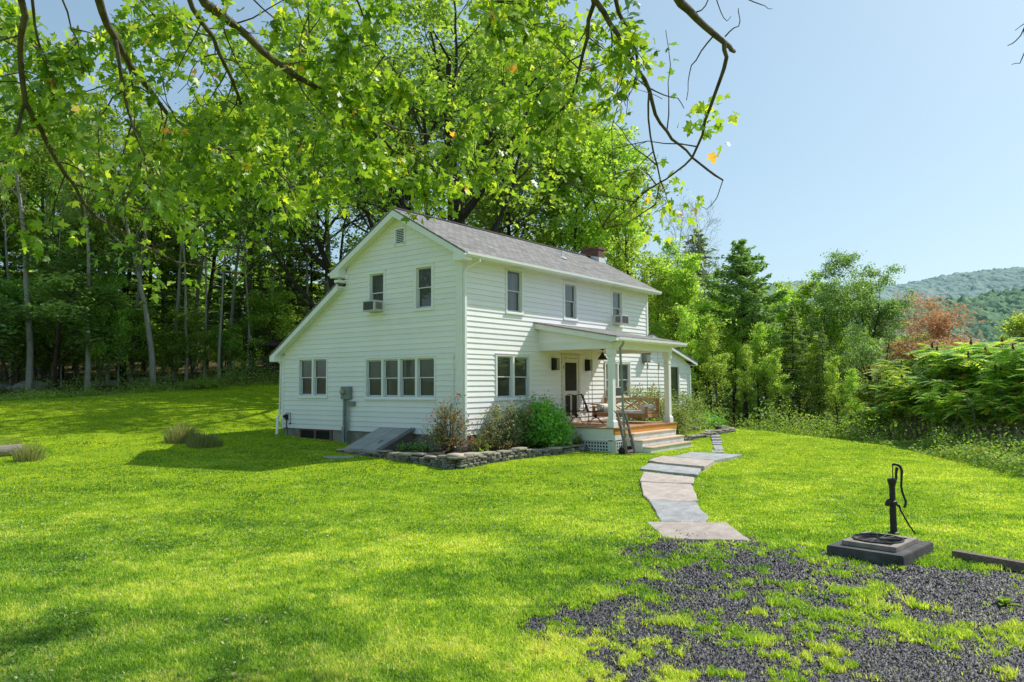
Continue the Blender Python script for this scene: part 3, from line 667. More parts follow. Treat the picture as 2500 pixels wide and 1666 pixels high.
w = MB(); w.box(3.48, 7.85, -2.92, -2.68, 2.63, 2.65); w.prism([(-2.92, 2.68), (0, 3.25), (0, 3.23), (-2.92, 2.65)], 3.48, 3.67, 0); w.build('porch_soffit', MT['soffit'], house)
w = MB(); Pw = fmap('G', 3.67)
siding(w, Pw, lambda z: max(-2.6, (z-3.19)/.187), cst(-.0), 2.70, 3.16, []); w.build('porch_gable_siding', MT['siding'], house); w = MB(); Pw2 = lambda u, o, z: (7.64+o, u, z); siding(w, Pw2, lambda z: max(-2.6, (z-3.19)/.187), cst(-.0), 2.70, 3.16, [])
w.build('porch_gable_siding', MT['siding'], house)
w = MB(); gutter(w, 3.44, 8.02, -2.955, 2.645); w.build('porch_gutter', MT['trim'], house)
w = MB(); w.tube([(3.72, -3.02, 2.66), (3.72, -3.02, 2.58), (3.74, -2.90, 2.46)], .035, 8); w.tube([(3.74, -2.90, 2.48), (3.98, -2.86, .0), (4.06, -2.9, -.5)], .036, 8); w.build('porch_downspout', MT['galv'], house)
# cellar bulkhead
B0 = (-2.0, 1.98, -.40); yA, yB = 1.78, 3.25
w = MB(); w.prism([(-1.33, -.60), (0.0, -.60), (0.0, .11), (-1.33, -.40)], yA+.02, yB-.02, 1); blk = w.build('cellar_bulkhead', MT['bulkside'], house)
def bz(x): return .145+(x/1.36)*.53
for i, (a, b) in enumerate(((yA, (yA+yB)/2-.008), ((yA+yB)/2+.008, yB))):
    w = MB()
    for k in range(4):
        xA = -1.37+k*.342; xB = xA+.336
        w.hexa([(xA, a, bz(xA)-.02), (xB, a, bz(xB)-.02), (xB, b, bz(xB)-.02), (xA, b, bz(xA)-.02), (xA, a, bz(xA)+.012), (xB, a, bz(xB)+.012), (xB, b, bz(xB)+.012), (xA, b, bz(xA)+.012)])
    w.build('bulkhead_door', MT['bulkhead'], blk)
w = MB()
for y in (yA-.01, yA+.10): w.bar((-1.37, y, bz(-1.37)+.03), (-.02, y, bz(-.02)+.03), .03, .035)
w.bar((-1.38, yA, bz(-1.38)-.05), (-1.38, yB, bz(-1.38)-.05), .03, .09)
w.build('bulkhead_rail', MT['galv'], blk)
w = MB(); w.tube([(-1.0, 2.2, bz(-1.0)+.02), (-1.0, 2.2, bz(-1.0)+.06), (-.88, 2.2, bz(-.88)+.06), (-.88, 2.2, bz(-.88)+.02)], .01, 6); w.build('handle', MT['iron'], blk)

# ================================================================ THINGS FIXED TO OR STANDING ON THE HOUSE
# electric meter
t = thing('electric_meter', (0, 4.75, -.3), 'grey electric meter box with conduits on the shaded gable wall', 'electric meter')
w = MB(); w.box(-.15, -.03, 4.50, 4.92, .98, 1.37); w.build('meter_box', MT['metergrey'], t, bevel=.01)
w = MB(); w.lathe((-.15, 4.78, 1.21), [(.085, 0), (.085, -.05), (.07, -.10), (.04, -.115)], 20, ax=0); w.build('dial', MT['lanternglass'], t, smooth=True)
w = MB(); w.tube([(-.08, 4.82, .98), (-.08, 4.82, .10)], .045, 10); w.box(-.13, -.03, 4.76, 4.88, -.42, .12); w.build('conduit', MT['galv'], t)
w = MB(); w.tube([(-.08, 4.72, .98), (-.09, 4.69, .2), (-.09, 4.70, -.42)], .022, 8); w.tube([(-.07, 4.66, .98), (-.09, 4.60, .5), (-.08, 4.64, .0), (-.08, 4.61, -.4)], .012, 6); w.tube([(-.07, 4.56, .8), (-.09, 4.53, .3), (-.08, 4.56, -.4)], .008, 6); w.build('cable', MT['galv'], t)
w = MB(); w.box(-.11, -.03, 4.34, 4.58, .77, .91); w.build('junction_box', MT['metergrey'], t, bevel=.008)
# spigot and gas-like pipework at far left
t = thing('wall_spigot', (0, 7.8, .0), 'black wall spigot with bent pipe on the gable near the left corner', 'spigot')
w = MB(); w.box(-.09, -.03, 7.76, 7.88, .27, .45); w.tube([(-.06, 7.82, .45), (-.08, 7.82, .50), (-.08, 7.58, .50), (-.08, 7.58, .20), (-.09, 7.54, .16)], .012, 6); w.tube([(-.06, 7.82, .3), (-.06, 7.82, 0)], .018, 6); w.build('pipe', MT['iron'], t)
w = MB(); w.lathe((-.11, 7.54, .15), [(.03, -.02), (.035, 0), (.03, .02)], 10, ax=0); w.lathe((-.11, 7.88, .38), [(.05, -.02), (.05, .02)], 10, ax=0); w.build('valve', MT['iron'], t)
w = MB(); w.tube([(-.05, 7.78, .02), (-.05, 7.77, -.30)], .012, 6); w.build('copper_pipe', MT['rust'], t)
# air conditioners
t = thing('window_air_conditioner', (-.2, 3.4, 3.6), 'boxy air conditioner under the raised sash of the shaded gable window', 'air conditioner')
w = MB(); w.box(-.40, -.03, 3.10, 3.62, 3.64, 3.97); w.build('case', MT['acwhite'], t, bevel=.012)
w = MB(); w.box(-.404, -.401, 3.15, 3.58, 3.68, 3.93); w.build('rear_grille', MT['acgrille'], t)
w = MB()
for k in range(6): w.box(-.34+k*.045, -.34+k*.045+.02, 3.09, 3.10, 3.70, 3.91)
w.build('side_vent', MT['acgrille'], t)
w = MB(); w.box(-.05, -.02, 3.08, 3.73, 3.62, 3.64); w.box(-.05, -.035, 3.62, 3.73, 3.64, 3.99); w.build('side_panel', MT['acwhite'], t)
t = thing('window_air_conditioner', (8.6, -.2, 3.58), 'white air conditioner in the sunlit upstairs window above the porch roof', 'air conditioner')
w = MB(); w.box(8.28, 8.84, -.42, -.03, 3.58, 3.92); w.build('case', MT['acwhite'], t, bevel=.012)
w = MB(); w.box(8.33, 8.79, -.424, -.421, 3.62, 3.88); w.build('rear_grille', MT['acgrille'], t)
w = MB()
for k in range(5): w.box(8.27, 8.28, -.36+k*.04, -.34+k*.04, 3.64, 3.86)
w.build('side_vent', MT['acgrille'], t)
w = MB(); w.box(8.26, 9.03, -.05, -.02, 3.56, 3.58); w.build('side_panel', MT['acwhite'], t)
t = thing('window_air_conditioner', (8.1, -.15, .96), 'small white air conditioner in the ground floor window behind the near porch post', 'air conditioner')
w = MB(); w.box(7.85, 8.42, -.30, -.03, .97, 1.30); w.build('case', MT['acwhite'], t, bevel=.012)
w = MB(); w.box(7.89, 8.38, -.304, -.301, 1.0, 1.27); w.build('rear_grille', MT['acgrille'], t)
# wall lanterns
def lantern(x, z, label):
    t = thing('wall_lantern', (x, 0, z), label, 'wall lantern', 'bronze lanterns either side of the screen door')
    w = MB(); h = .19; a = .085; d0 = -.04; d1 = -.22
    w.box(x-a, x+a, d1, d0, z+h-.02, z+h); w.box(x-a, x+a, d1, d0, z-h, z-h+.02)
    for xx in (x-a, x+a-.015):
        for yy in (d1, d0-.015): w.box(xx, xx+.015, yy, yy+.015, z-h+.02, z+h-.02)
    w.box(x-a-.01, x+a+.01, d0, -.025, z-h-.01, z+h+.01); w.build('frame', MT['bronze'], t)
    w = MB(); w.box(x-a+.006, x-a+.010, d1+.015, d0-.015, z-h+.02, z+h-.02); w.build('side_glass', MT['bronze'], t)
    w = MB(); w.box(x-a+.015, x+a-.015, d1+.004, d1+.008, z-h+.02, z+h-.02); w.build('front_glass', MT['lanternglass'], t)
    w = MB(); w.lathe((x, -.13, z-h+.02), [(.02, 0), (.02, .12), (.012, .16)], 8); w.build('bulb', MT['lanternglass'], t)
lantern(4.46, 2.06, 'bronze box lantern on the wall left of the screen door'); lantern(6.48, 2.06, 'bronze box lantern on the wall right of the screen door')
t = thing('flood_light_box', (10.75, 0, 2.4), 'grey box light mounted on the sunlit siding beyond the porch', 'wall light')
w = MB(); w.box(10.55, 10.86, -.24, -.03, 2.26, 2.58); w.build('housing', MT['metergrey'], t, bevel=.01)
w = MB(); w.box(10.53, 10.88, -.26, -.02, 2.58, 2.61); w.box(10.55, 10.86, -.22, -.05, 2.235, 2.26); w.build('cap', MT['bronze'], t)
t = thing('security_camera', (14.86, -.14, 2.1), 'small dark round light under the low roof corner at the far end', 'camera')
w = MB(); w.lathe((14.86, -.13, 2.18), [(.03, 0), (.055, -.04), (.05, -.10)], 12); w.build('camera_dome', MT['iron'], t, smooth=True)
w = MB(); w.box(14.80, 14.92, -.16, -.06, 2.178, 2.19); w.build('bracket', MT['acwhite'], t)
# pendant lamp
px_, py_ = 4.72, -1.72
t = thing('pendant_lamp', (px_, py_, 2.50), 'dark bell shaped lamp hanging from the porch ceiling', 'ceiling lamp')
w = MB(); w.lathe((px_, py_, 2.50), [(.07, 0), (.07, -.02), (.02, -.03), (.02, -.05)], 16); w.build('ceiling_rose', MT['bronze'], t, smooth=True)
w = MB(); w.lathe((px_, py_, 2.17), [(.158, .0), (.15, .02), (.10, .10), (.055, .15), (.04, .20), (.02, .21), (.018, .24), (.0, .24)], 24); w.build('lamp_shade', MT['bronze'], t, smooth=True)
# outlet box on the wall under the swing end
t = thing('outlet_box', (6.5, -.05, .6), 'small cream outlet box low on the wall right of the screen door', 'outlet')
w = MB(); w.box(6.42, 6.54, -.09, -.03, .52, .70); w.build('cover', MT['doorwood'], t, bevel=.006)
w = MB(); w.tube([(6.48, -.06, .52), (6.5, -.07, .35), (6.46, -.1, .14)], .008, 6); w.build('cable', MT['iron'], t)

# swing bed
t = thing('swing_bed', (6.8, -1.35, .29), 'wooden daybed swing with crossed back rails hung by ropes in the porch', 'swing')
sx0, sx1, sy0, sy1 = 6.40, 7.26, -2.37, -.30
DZ = -.19
w = MB(); w.box(sx0, sx0+.04, sy0+.07, sy1-.07, .50+DZ, .62+DZ); w.box(sx1-.04, sx1, sy0+.07, sy1-.07, .50+DZ, .62+DZ); w.box(sx0+.08, sx1-.08, sy0+.01, sy0+.05, .50+DZ, .62+DZ); w.box(sx0+.08, sx1-.08, sy1-.05, sy1-.01, .50+DZ, .62+DZ); w.box(sx0+.04, sx1-.04, sy0+.05, sy1-.05, .54+DZ, .57+DZ)
w.build('frame', MT['cedar'], t, bevel=.004)
for (x, y) in ((sx0, sy0), (sx0, sy1-.075), (sx1-.08, sy0), (sx1-.08, sy1-.075)):
    w = MB(); top = .86 if x == sx0 else 1.12; w.box(x, x+.08, y, y+.075, .475+DZ, top+DZ); w.build('corner_post', MT['cedar'], t, bevel=.004)
for y in (sy0, sy1-.075):
    w = MB(); w.box(sx0-.01, sx1-.08, y-.008, y+.083, .80+DZ, .835+DZ); w.box(sx0+.08, sx1-.08, y+.02, y+.05, .64+DZ, .68+DZ); w.build('armrest', MT['cedar'], t, bevel=.004)
w = MB(); ya, yb = sy0+.075, sy1-.075
w.box(sx1-.065, sx1-.02, ya-.05, yb+.05, 1.05+DZ, 1.13+DZ); w.box(sx1-.065, sx1-.02, ya, yb, .66+DZ, .72+DZ)
ns = 3; seg = (yb-ya)/ns
for k in range(ns):
    a = ya+k*seg; b = a+seg
    w.bar((sx1-.05, a+.03, .71+DZ), (sx1-.05, b-.03, 1.06+DZ), .045, .06, (1, 0, 0)); w.bar((sx1-.04, b-.03, .71+DZ), (sx1-.04, a+.03, 1.06+DZ), .045, .06, (1, 0, 0))
    if k: w.box(sx1-.065, sx1-.02, a-.035, a+.035, .72+DZ, 1.05+DZ)
w.build('backrest', MT['cedarpale'], t)
w = MB(); w.box(sx0+.03, sx1-.07, sy0+.07, sy1-.07, .575+DZ, .72+DZ); w.build('mattress', MT['cushion'], t, bevel=.04, smooth=True)
for (x, y) in ((sx0+.03, sy0-.02), (sx0+.03, sy1+.02), (sx1-.03, sy0-.02), (sx1-.03, sy1+.02)):
    w = MB(); w.tube([(x, y, .31), (x, y*.995, 1.2), (x, y*.99, 1.95)], .012, 6); w.tube([(x, y*.99, 1.95), (x, y*.985, 2.56)], .006, 6); w.lathe((x, y, 1.88), [(.01, 0), (.03, .03), (.03, .17), (.01, .2)], 8); w.lathe((x, y, .29), [(.01, 0), (.03, .03), (.03, .09), (.01, .12)], 8); w.build('rope', MT['rope'], t)
for y, lab in ((sy0+.20, 'cream bolster at the right hand end of the swing bed'), (sy1-.20, 'cream bolster at the left hand end of the swing bed by the wall')):
    w = MB(); x0, x1 = sx0+.06, sx1-.10; r_ = .105
    w.tube([(x0, y, .82+DZ), (x0+.015, y, .82+DZ), (x0+.03, y, .82+DZ), (x1-.03, y, .82+DZ), (x1-.015, y, .82+DZ), (x1, y, .82+DZ)], [r_*.6, r_*.92, r_, r_, r_*.92, r_*.6], 18)
    o = w.build('bolster', MT['cushion'], None, smooth=True, org=(x0, y, .53)); tag(o, lab, 'cushion', 'bolsters on the swing bed')

# wrought iron chairs
def chair(x, y, rz, label):
    t = thing('iron_chair', (x, y, PZ), label, 'chair', 'wrought iron chairs on the porch')
    c, s = math.cos(rz), math.sin(rz)
    T = lambda p: (x+c*p[0]-s*p[1], y+s*p[0]+c*p[1], PZ+p[2])
    TT = lambda L: [T(p) for p in L]
    w = MB()   # spring base: four splayed legs meeting under a rocker band
    for a, b in ((-1, -1), (1, -1), (-1, 1), (1, 1)):
        w2 = MB(); w2.tube(TT([(a*.24, b*.26, .01), (a*.20, b*.20, .05), (a*.12, b*.10, .17), (a*.10, b*.04, .20)]), .009, 6); w2.build('leg', MT['iron'], t)
    w.tube(TT([(-.13, -.1, .2), (.13, -.1, .2), (.16, 0, .2), (.13, .1, .2), (-.13, .1, .2), (-.16, 0, .2), (-.13, -.1, .2)]), .010, 6)
    w.tube(TT([(-.14, 0, .20), (-.17, 0, .28), (-.13, 0, .34), (-.2, 0, .40)]), .010, 6); w.tube(TT([(.14, 0, .20), (.17, 0, .28), (.13, 0, .34), (.2, 0, .40)]), .010, 6)
    w.lathe(T((0, 0, .27)), [(.05, -.04), (.06, 0), (.05, .04)], 10, ax=1)
    w.build('spring_base', MT['iron'], t)
    w = MB()
    w.tube(TT([(-.25, -.24, .42), (.25, -.24, .42), (.25, .24, .40), (-.25, .24, .40), (-.25, -.24, .42)]), .010, 6)
    for k in range(1, 9): w.tube(TT([(-.25+k*.0555, -.24, .42), (-.25+k*.0555, .24, .40)]), .0035, 4); w.tube(TT([(-.25, -.24+k*.053, .42), (.25, -.24+k*.053, .42)]), .0035, 4)
    w.build('seat', MT['iron'], t)
    w = MB()
    w.tube(TT([(-.24, .24, .40), (-.26, .32, .65), (-.27, .42, .92), (-.22, .45, .97), (0, .45, .93), (.22, .45, .97), (.27, .42, .92), (.26, .32, .65), (.24, .24, .40)]), .011, 6)
    for k in range(1, 8): xx = -.25+k*.0625; w.tube(TT([(xx*.95, .24, .40), (xx, .33, .65), (xx, .44, .94)]), .0035, 4)
    for k in range(1, 9): f_ = k/9; w.tube(TT([(-.25, .24+.2*f_, .40+.53*f_), (.25, .24+.2*f_, .40+.53*f_)]), .0035, 4)
    w.build('backrest', MT['iron'], t)
    for a in (-1, 1):
        w = MB(); w.tube(TT([(a*.265, .34, .68), (a*.30, .15, .64), (a*.31, -.10, .63), (a*.30, -.24, .60), (a*.28, -.22, .55), (a*.25, -.2, .42)]), .011, 6); w.build('armrest', MT['iron'], t)
chair(5.15, -.45, R(118), 'black wrought iron chair turned sideways in front of the screen door')
chair(5.20, -1.15, R(38), 'black wrought iron chair between the screen door and the near porch post')

# wooden hand truck leaning on the porch
t = thing('hand_truck', (3.7, -3.1, -.58), 'old wooden hand truck leaning against the porch beside the steps', 'hand truck')
def hp(u, f_): # u across, f_ along height 0..1
    return np.array([3.46+u*.50+f_*.02, -3.22+f_*.30+.10*u*.3, -.60+f_*1.24])
for u in (0, 1):
    pts = [hp(u, 0), hp(u, .25), hp(u, .55), hp(u, .80), hp(u, .92)+np.array([0, .02, 0]), hp(u, 1.0)+np.array([-.02, .10, 0])]
    w = MB(); w.tube(pts, [.036, .042, .045, .040, .030, .014], 8); w.build('side_rail', MT['handtruck'], t)
for f_ in (.06, .33, .58):
    w = MB(); w.bar(hp(0, f_), hp(1, f_), .03, .065); w.build('crossbar', MT['handtruck'], t)
w = MB(); w.bar(hp(-.02, .0)+np.array([0, -.05, 0]), hp(1.02, 0)+np.array([0, -.05, 0]), .16, .02)
for u in (0, 1): w.bar(hp(u, .02)+np.array([0, -.045, 0]), hp(u, .42)+np.array([0, -.045, 0]), .03, .008)
w.build('toe_plate', MT['rust'], t)
for u in (-.02, 1.02):
    w = MB(); w.lathe(hp(u, .07)+np.array([0, .12, 0]), [(.03, -.03), (.11, -.025), (.115, 0), (.11, .025), (.03, .03)], 18, ax=0); w.build('wheel', MT['iron'], t)
# ================================================================ GROUND
def inpoly(px, py, poly):
    px = np.asarray(px); py = np.asarray(py); ins_ = np.zeros(px.shape, bool)
    n = len(poly)
    for i in range(n):
        x1, y1 = poly[i]; x2, y2 = poly[(i+1) % n]
        if y1 == y2: continue
        c = ((y1 > py) != (y2 > py)) & (px < (x2-x1)*(py-y1)/(y2-y1)+x1)
        ins_ ^= c
    return ins_
def sd(x, y):
    dx = x-CAM[0]; dy = y-CAM[1]; return dx*RD[0]+dy*RD[1], dx*FD[0]+dy*FD[1]
GRAV = [(1585, 1322), (1700, 1312), (1820, 1318), (1900, 1350), (2030, 1385), (2200, 1402), (2290, 1372), (2345, 1388), (2500, 1412), (2800, 1480), (3200, 2300), (1750, 2300), (1680, 1720), (1650, 1640), (1570, 1560), (1400, 1505), (1340, 1470), (1500, 1468), (1660, 1470), (1690, 1430), (1640, 1390), (1655, 1350)]
GRAVW = [tuple(onz(a, b, -.65)[:2]) for a, b in GRAV]
GPAT = [(2100, 1430, 150, 38, 14), (2160, 1545, 190, 45, 14), (1950, 1488, 110, 34, 10), (1850, 1392, 70, 20, 10), (1720, 1362, 60, 26, 5), (2030, 1605, 110, 20, 8), (2400, 1560, 90, 16, 10), (1660, 1520, 60, 14, 5), (1780, 1450, 90, 16, 5), (2420, 1640, 120, 22, 5), (1900, 1570, 70, 14, 8), (1760, 1640, 60, 14, 4)]
def edge_soft(x, y, poly, r=.22):
    """fraction of small offsets inside polygon"""
    acc = 0
    for k in range(8):
        a = k*math.pi/4; acc = acc+inpoly(x+r*math.cos(a), y+r*math.sin(a), poly)
    return acc/8
def gravel_amt(x, y):
    a = .5*edge_soft(x, y, GRAVW, .25)+.5*edge_soft(x, y, GRAVW, .7)
    z = np.full(x.shape, -.65); X = np.stack([x, y, z], -1); u, v, dd = proj(X)
    pat = np.zeros(x.shape)
    for cx, cy, rx, ry, rot in GPAT:
        c, s = math.cos(R(rot)), math.sin(R(rot)); ex = ((u-cx)*c+(v-cy)*s)/rx; ey = (-(u-cx)*s+(v-cy)*c)/ry
        pat = np.maximum(pat, np.clip(1.5-np.sqrt(ex*ex+ey*ey), 0, 1))
    n = fbm(x*1.3, y*1.3, 5, 5); n2 = fbm(x*5, y*5, 9, 4)
    g = a*1.3-.30-.62*pat+(n-.5)*2.2+(n2-.5)*2.6+(fbm(x*16, y*16, 12, 2)-.5)*1.6
    return np.clip(g*1.7, 0, 1)*(a > 0)
EDGE_PX = [-3000, 0, 300, 640, 900, 1500, 1690, 1890, 2090, 2270, 2500, 3500]
EDGE_D = [36, 38, 40, 41, 42, 39, 36, 31.5, 28.6, 24.3, 20.2, 14]
def woods_amt(x, y):
    s, d = sd(x, y); px = 1250+F*s/np.maximum(d, .5)
    px = np.where(d < 1, np.where(s < 0, -3000, 3500), px)
    e = np.interp(px, EDGE_PX, EDGE_D); n = fbm(x*.5, y*.5, 31, 3)
    return np.clip((np.hypot(s, d)-e+(n-.5)*2.2)/1.2, 0, 1)
sv = np.unique(np.concatenate([np.arange(-14, 14, .11), np.arange(-45, 45, .5), np.sign(np.linspace(-1, 1, 90))*(45+np.abs(np.linspace(-1, 1, 90))**2.5*1500)])); sv = sv[np.concatenate([[True], np.diff(sv) > .05])]
dv = np.unique(np.concatenate([np.arange(-20, 4, 1.0), np.arange(4, 13, .09), np.arange(13, 48, .3), 48+np.linspace(0, 1, 70)**2.4*1800, -20-np.linspace(0, 1, 20)**2*1500])); dv = dv[np.concatenate([[True], np.diff(dv) > .05])]
S, D = np.meshgrid(sv, dv); X = CAM[0]+FD[0]*D+RD[0]*S; Y = CAM[1]+FD[1]*D+RD[1]*S
Z = gz(X, Y)
Z = Z+(fbm(X*.8, Y*.8, 3, 3)-.5)*.05*(np.hypot(S, D) < 70)
nr, nc = X.shape
V = np.stack([X.ravel(), Y.ravel(), Z.ravel()-.0], -1)
idx = np.arange(nr*nc).reshape(nr, nc)
Q = np.stack([idx[:-1, :-1].ravel(), idx[:-1, 1:].ravel(), idx[1:, 1:].ravel(), idx[1:, :-1].ravel()], -1)
near = (np.hypot(S, D) < 25).ravel()
ga = np.zeros(V.shape[0]); ga[near] = gravel_amt(V[near, 0], V[near, 1])
wa = woods_amt(V[:, 0], V[:, 1])
V[:, 2] -= ga*.012
o = rawmesh('ground', V, Q, MT['ground'], smooth=True, attrs={'gravel': ga, 'woods': wa}); tag(o, kind='structure')
_gn = lambda x, y: (fbm(np.asarray(x)*.8, np.asarray(y)*.8, 3, 3)-.5)*.05
def gzz(x, y): return gz(x, y)+_gn(np.asarray(x, float), np.asarray(y, float))

# garden bed soil, inside the low stone wall
BED = [(-1.9, 1.6), (-1.95, -1.45), (3.66, -1.5), (3.66, .05), (.05, .05), (.05, 1.6)]
HOUSEP = [(0, 0), (14.8, 0), (14.8, 5), (11.1, 5), (11.1, 8.13), (0, 8.13)]
PORCHP = [(3.6, -2.75), (4.3, -2.75), (4.3, -3.6), (7.2, -3.6), (7.2, -2.75), (7.85, -2.75), (7.85, 0), (3.6, 0)]
BULKP = [(-1.4, 1.76), (0, 1.76), (0, 3.3), (-1.4, 3.3)]
w = MB(); w.prism([(x, y) for x, y in [(-1.9, 1.7), (-1.95, -1.45), (3.64, -1.5), (3.64, .0), (.0, .0), (.0, 1.7)]], -.7, -.40, 2)
o = w.build('garden_bed', MT['soil']); tag(o, kind='structure')

# ---------------------------------------------------------------- dry stone wall
def stone(mb, c, l, wd, h, ang, t=None):
    c_, s_ = math.cos(ang), math.sin(ang); n = 7
    base = []
    for k in range(n):
        a = 2*math.pi*k/n+random.uniform(-.25, .25); q = random.uniform(.86, 1.08)
        ex = math.copysign(abs(math.cos(a))**.55, math.cos(a))*l/2*q; ey = math.copysign(abs(math.sin(a))**.55, math.sin(a))*wd/2*q
        base.append((c[0]+c_*ex-s_*ey, c[1]+s_*ex+c_*ey))
    tl = [random.uniform(-.06, .06)*h for _ in range(n)]
    rings = []
    for f_, sc_ in ((-.5, .92), (-.25, 1.0), (.25, 1.0), (.5, .90)):
        rings.append([(c[0]+(x-c[0])*sc_, c[1]+(y-c[1])*sc_, c[2]+f_*h+tl[i]) for i, (x, y) in enumerate(base)])
    Vv = [p for r_ in rings for p in r_]; Fs = []
    for i in range(3):
        for k in range(n): Fs.append((i*n+k, i*n+(k+1) % n, (i+1)*n+(k+1) % n, (i+1)*n+k))
    Fs.append(tuple(range(n-1, -1, -1))); Fs.append(tuple(3*n+k for k in range(n)))
    mb.add(Vv, Fs, t if t is not None else random.random())
def drywall(pts, hts, wd, mb, caps):
    for (a, b), (ha, hb) in zip(zip(pts[:-1], pts[1:]), zip(hts[:-1], hts[1:])):
        a = np.array(a); b = np.array(b); L = np.linalg.norm(b-a); ang = math.atan2(*(b-a)[::-1])
        nv = np.array([-(b-a)[1], (b-a)[0]])/L
        for side in (-1, 1):
            z = -.06
            while z < max(ha, hb):
                th = random.uniform(.03, .07); s_ = random.uniform(-.1, 0)
                while s_ < L:
                    l = random.uniform(.10, .34); m = s_+l/2; f_ = min(max(m/L, 0), 1); hh = ha+(hb-ha)*f_
                    if z+th < hh+.01:
                        p = a+(b-a)*f_+nv*side*(wd*.25+random.uniform(-.02, .025)); g = g1(p[0], p[1])
                        stone(mb, (p[0], p[1], g+z+th/2), l*.99, wd*.5, th*.93, ang+random.uniform(-.06, .06))
                    s_ += l
                z += th
        s_ = 0
        while s_ < L:
            l = random.uniform(.28, .6); m = min(s_+l/2, L); f_ = m/L; hh = ha+(hb-ha)*f_
            p = a+(b-a)*f_; g = g1(p[0], p[1]); stone(caps, (p[0]+random.uniform(-.05, .05), p[1]+random.uniform(-.05, .05), g+hh+random.uniform(-.02, .03)), l*.93, wd*random.uniform(.8, 1.1), random.uniform(.03, .07), ang+random.uniform(-.2, .2)); s_ += l
t = thing('garden_wall', (-2.1, -1.65, -.62), 'low dry stacked stone wall turning the corner round the garden bed', 'stone wall')
mb = MB(); cb_ = MB()
drywall([(3.60, -1.70), (2.4, -1.68), (1.5, -1.68), (.3, -1.7), (-.6, -1.66), (-2.0, -1.62)], [.16, .17, .16, .22, .20, .25], .34, mb, cb_)
drywall([(-2.02, -1.55), (-1.98, 0), (-1.9, 1.5), (-1.75, 3.0)], [.24, .17, .10, .03], .34, mb, cb_)
mb.build('stonework', MT['wallstone'], t); cb_.build('capstones', MT['capstone'], t)
w = MB(); stone(w, (-1.98, -1.55, -.30), .48, .40, .09, .3, .9); o = w.build('boulder', MT['capstone'], None, org=(-1.98, -1.55, -.36), smooth=True); tag(o, 'rounded tan stone lying on the corner of the garden wall', 'stone')
w = MB(); stone(w, (-1.45, -1.58, -.31), .55, .36, .075, .05, .8); o = w.build('wall_slab', MT['capstone'], None, org=(-1.45, -1.58, -.36)); tag(o, 'thick pale slab on top of the garden wall beside the corner stone', 'stone')
# flat stone in the grass by the bulkhead
def flat(name, pxs, z, th, mat, label, group=None, jag=2, cat='flagstone'):
    if z is None: q0 = np.mean(np.array(pxs), 0); z = onground(q0[0], q0[1], .02)[2]
    P = [onz(a, b, z) for a, b in pxs]; out_ = []
    for i in range(len(P)):
        a = P[i]; b = P[(i+1) % len(P)]
        out_.append((a[0], a[1]))
        for k in range(1, jag+1):
            f_ = k/(jag+1); nrm = np.array([-(b-a)[1], (b-a)[0]]); nrm = nrm/(np.linalg.norm(nrm)+1e-6)*random.uniform(-.018, .018)
            out_.append((a[0]+(b[0]-a[0])*f_+nrm[0], a[1]+(b[1]-a[1])*f_+nrm[1]))
    c = np.mean([(p[0], p[1]) for p in out_], 0); n = len(out_)
    Vv = [(x, y, z-th) for x, y in out_]+[(x, y, z-.008) for x, y in out_]+[(x+(c[0]-x)*.02, y+(c[1]-y)*.02, z) for x, y in out_]
    Fs = [tuple(range(n-1, -1, -1)), tuple(2*n+k for k in range(n))]+[(j*n+k, j*n+(k+1) % n, (j+1)*n+(k+1) % n, (j+1)*n+k) for j in range(2) for k in range(n)]
    w = MB(); w.add(Vv, Fs); o = w.build(name, mat, None, org=(c[0], c[1], z-th)); tag(o, label, cat, group)
    STONES.append([(c[0]+(x-c[0])*1.0, c[1]+(y-c[1])*1.0) for x, y in out_]); return o
STONES = []
C7 = lambda L: [(1540+a*.1658, 1080+b*.1658) for a, b in L]
zs = lambda pxs: None
flat('flagstone', C7([(230, 1168), (1410, 1180), (1600, 1320), (1775, 1440), (480, 1408)]), -.625, .09, MT['slabpink'], 'wide pinkish flagstone at the foot of the path touching the gravel', 'flagstones of the curved path')
flat('flagstone', C7([(262, 850), (960, 870), (1010, 960), (1150, 1090), (1100, 1170), (450, 1162), (370, 1010)]), -.622, .09, MT['slabgrey'], 'blue grey flagstone, second up from the gravel', 'flagstones of the curved path')
flat('flagstone', C7([(150, 582), (890, 612), (960, 750), (990, 850), (900, 862), (280, 848), (185, 780)]), -.618, .09, MT['slabpink'], 'squarish pink flagstone with a crack, third up from the gravel', 'flagstones of the curved path')
flat('flagstone', C7([(190, 432), (930, 512), (925, 600), (500, 592), (130, 570)]), -.605, .10, MT['slabpink'], 'tan flagstone directly below the two dark edged steps', 'flagstones of the curved path')
flat('flagstone', C7([(265, 305), (1030, 385), (985, 475), (480, 430), (130, 385)]), -.572, .16, MT['slabgrey'], 'blue grey flagstone with a dark front edge, lower of the two raised path steps', 'flagstones of the curved path')
flat('flagstone', C7([(465, 195), (1235, 270), (1085, 352), (480, 300), (255, 265)]), -.53, .16, MT['slabpink'], 'tan flagstone with a dark front edge, upper of the two raised path steps', 'flagstones of the curved path')
flat('flagstone', C7([(610, 205), (900, 142), (1640, 182), (1440, 222), (1215, 262)]), -.525, .10, MT['slabgrey'], 'long pale flagstone at the head of the path below the porch steps', 'flagstones of the curved path')
for i, (L, lab) in enumerate([(((1190, 120), (1360, 120), (1380, 150), (1180, 150)), 'small grey stepping stone nearest the long pale flagstone'), (((1210, 40), (1340, 42), (1365, 105), (1240, 108)), 'grey stepping stone second from the long pale flagstone'),
                     (((1190, -5), (1330, -5), (1325, 28), (1205, 28)), 'grey stepping stone third from the long pale flagstone')]):
    flat('stepping_stone', C7(L), None, .06, MT['slabgrey'], lab, 'stepping stones round the porch', 1, 'stepping stone')
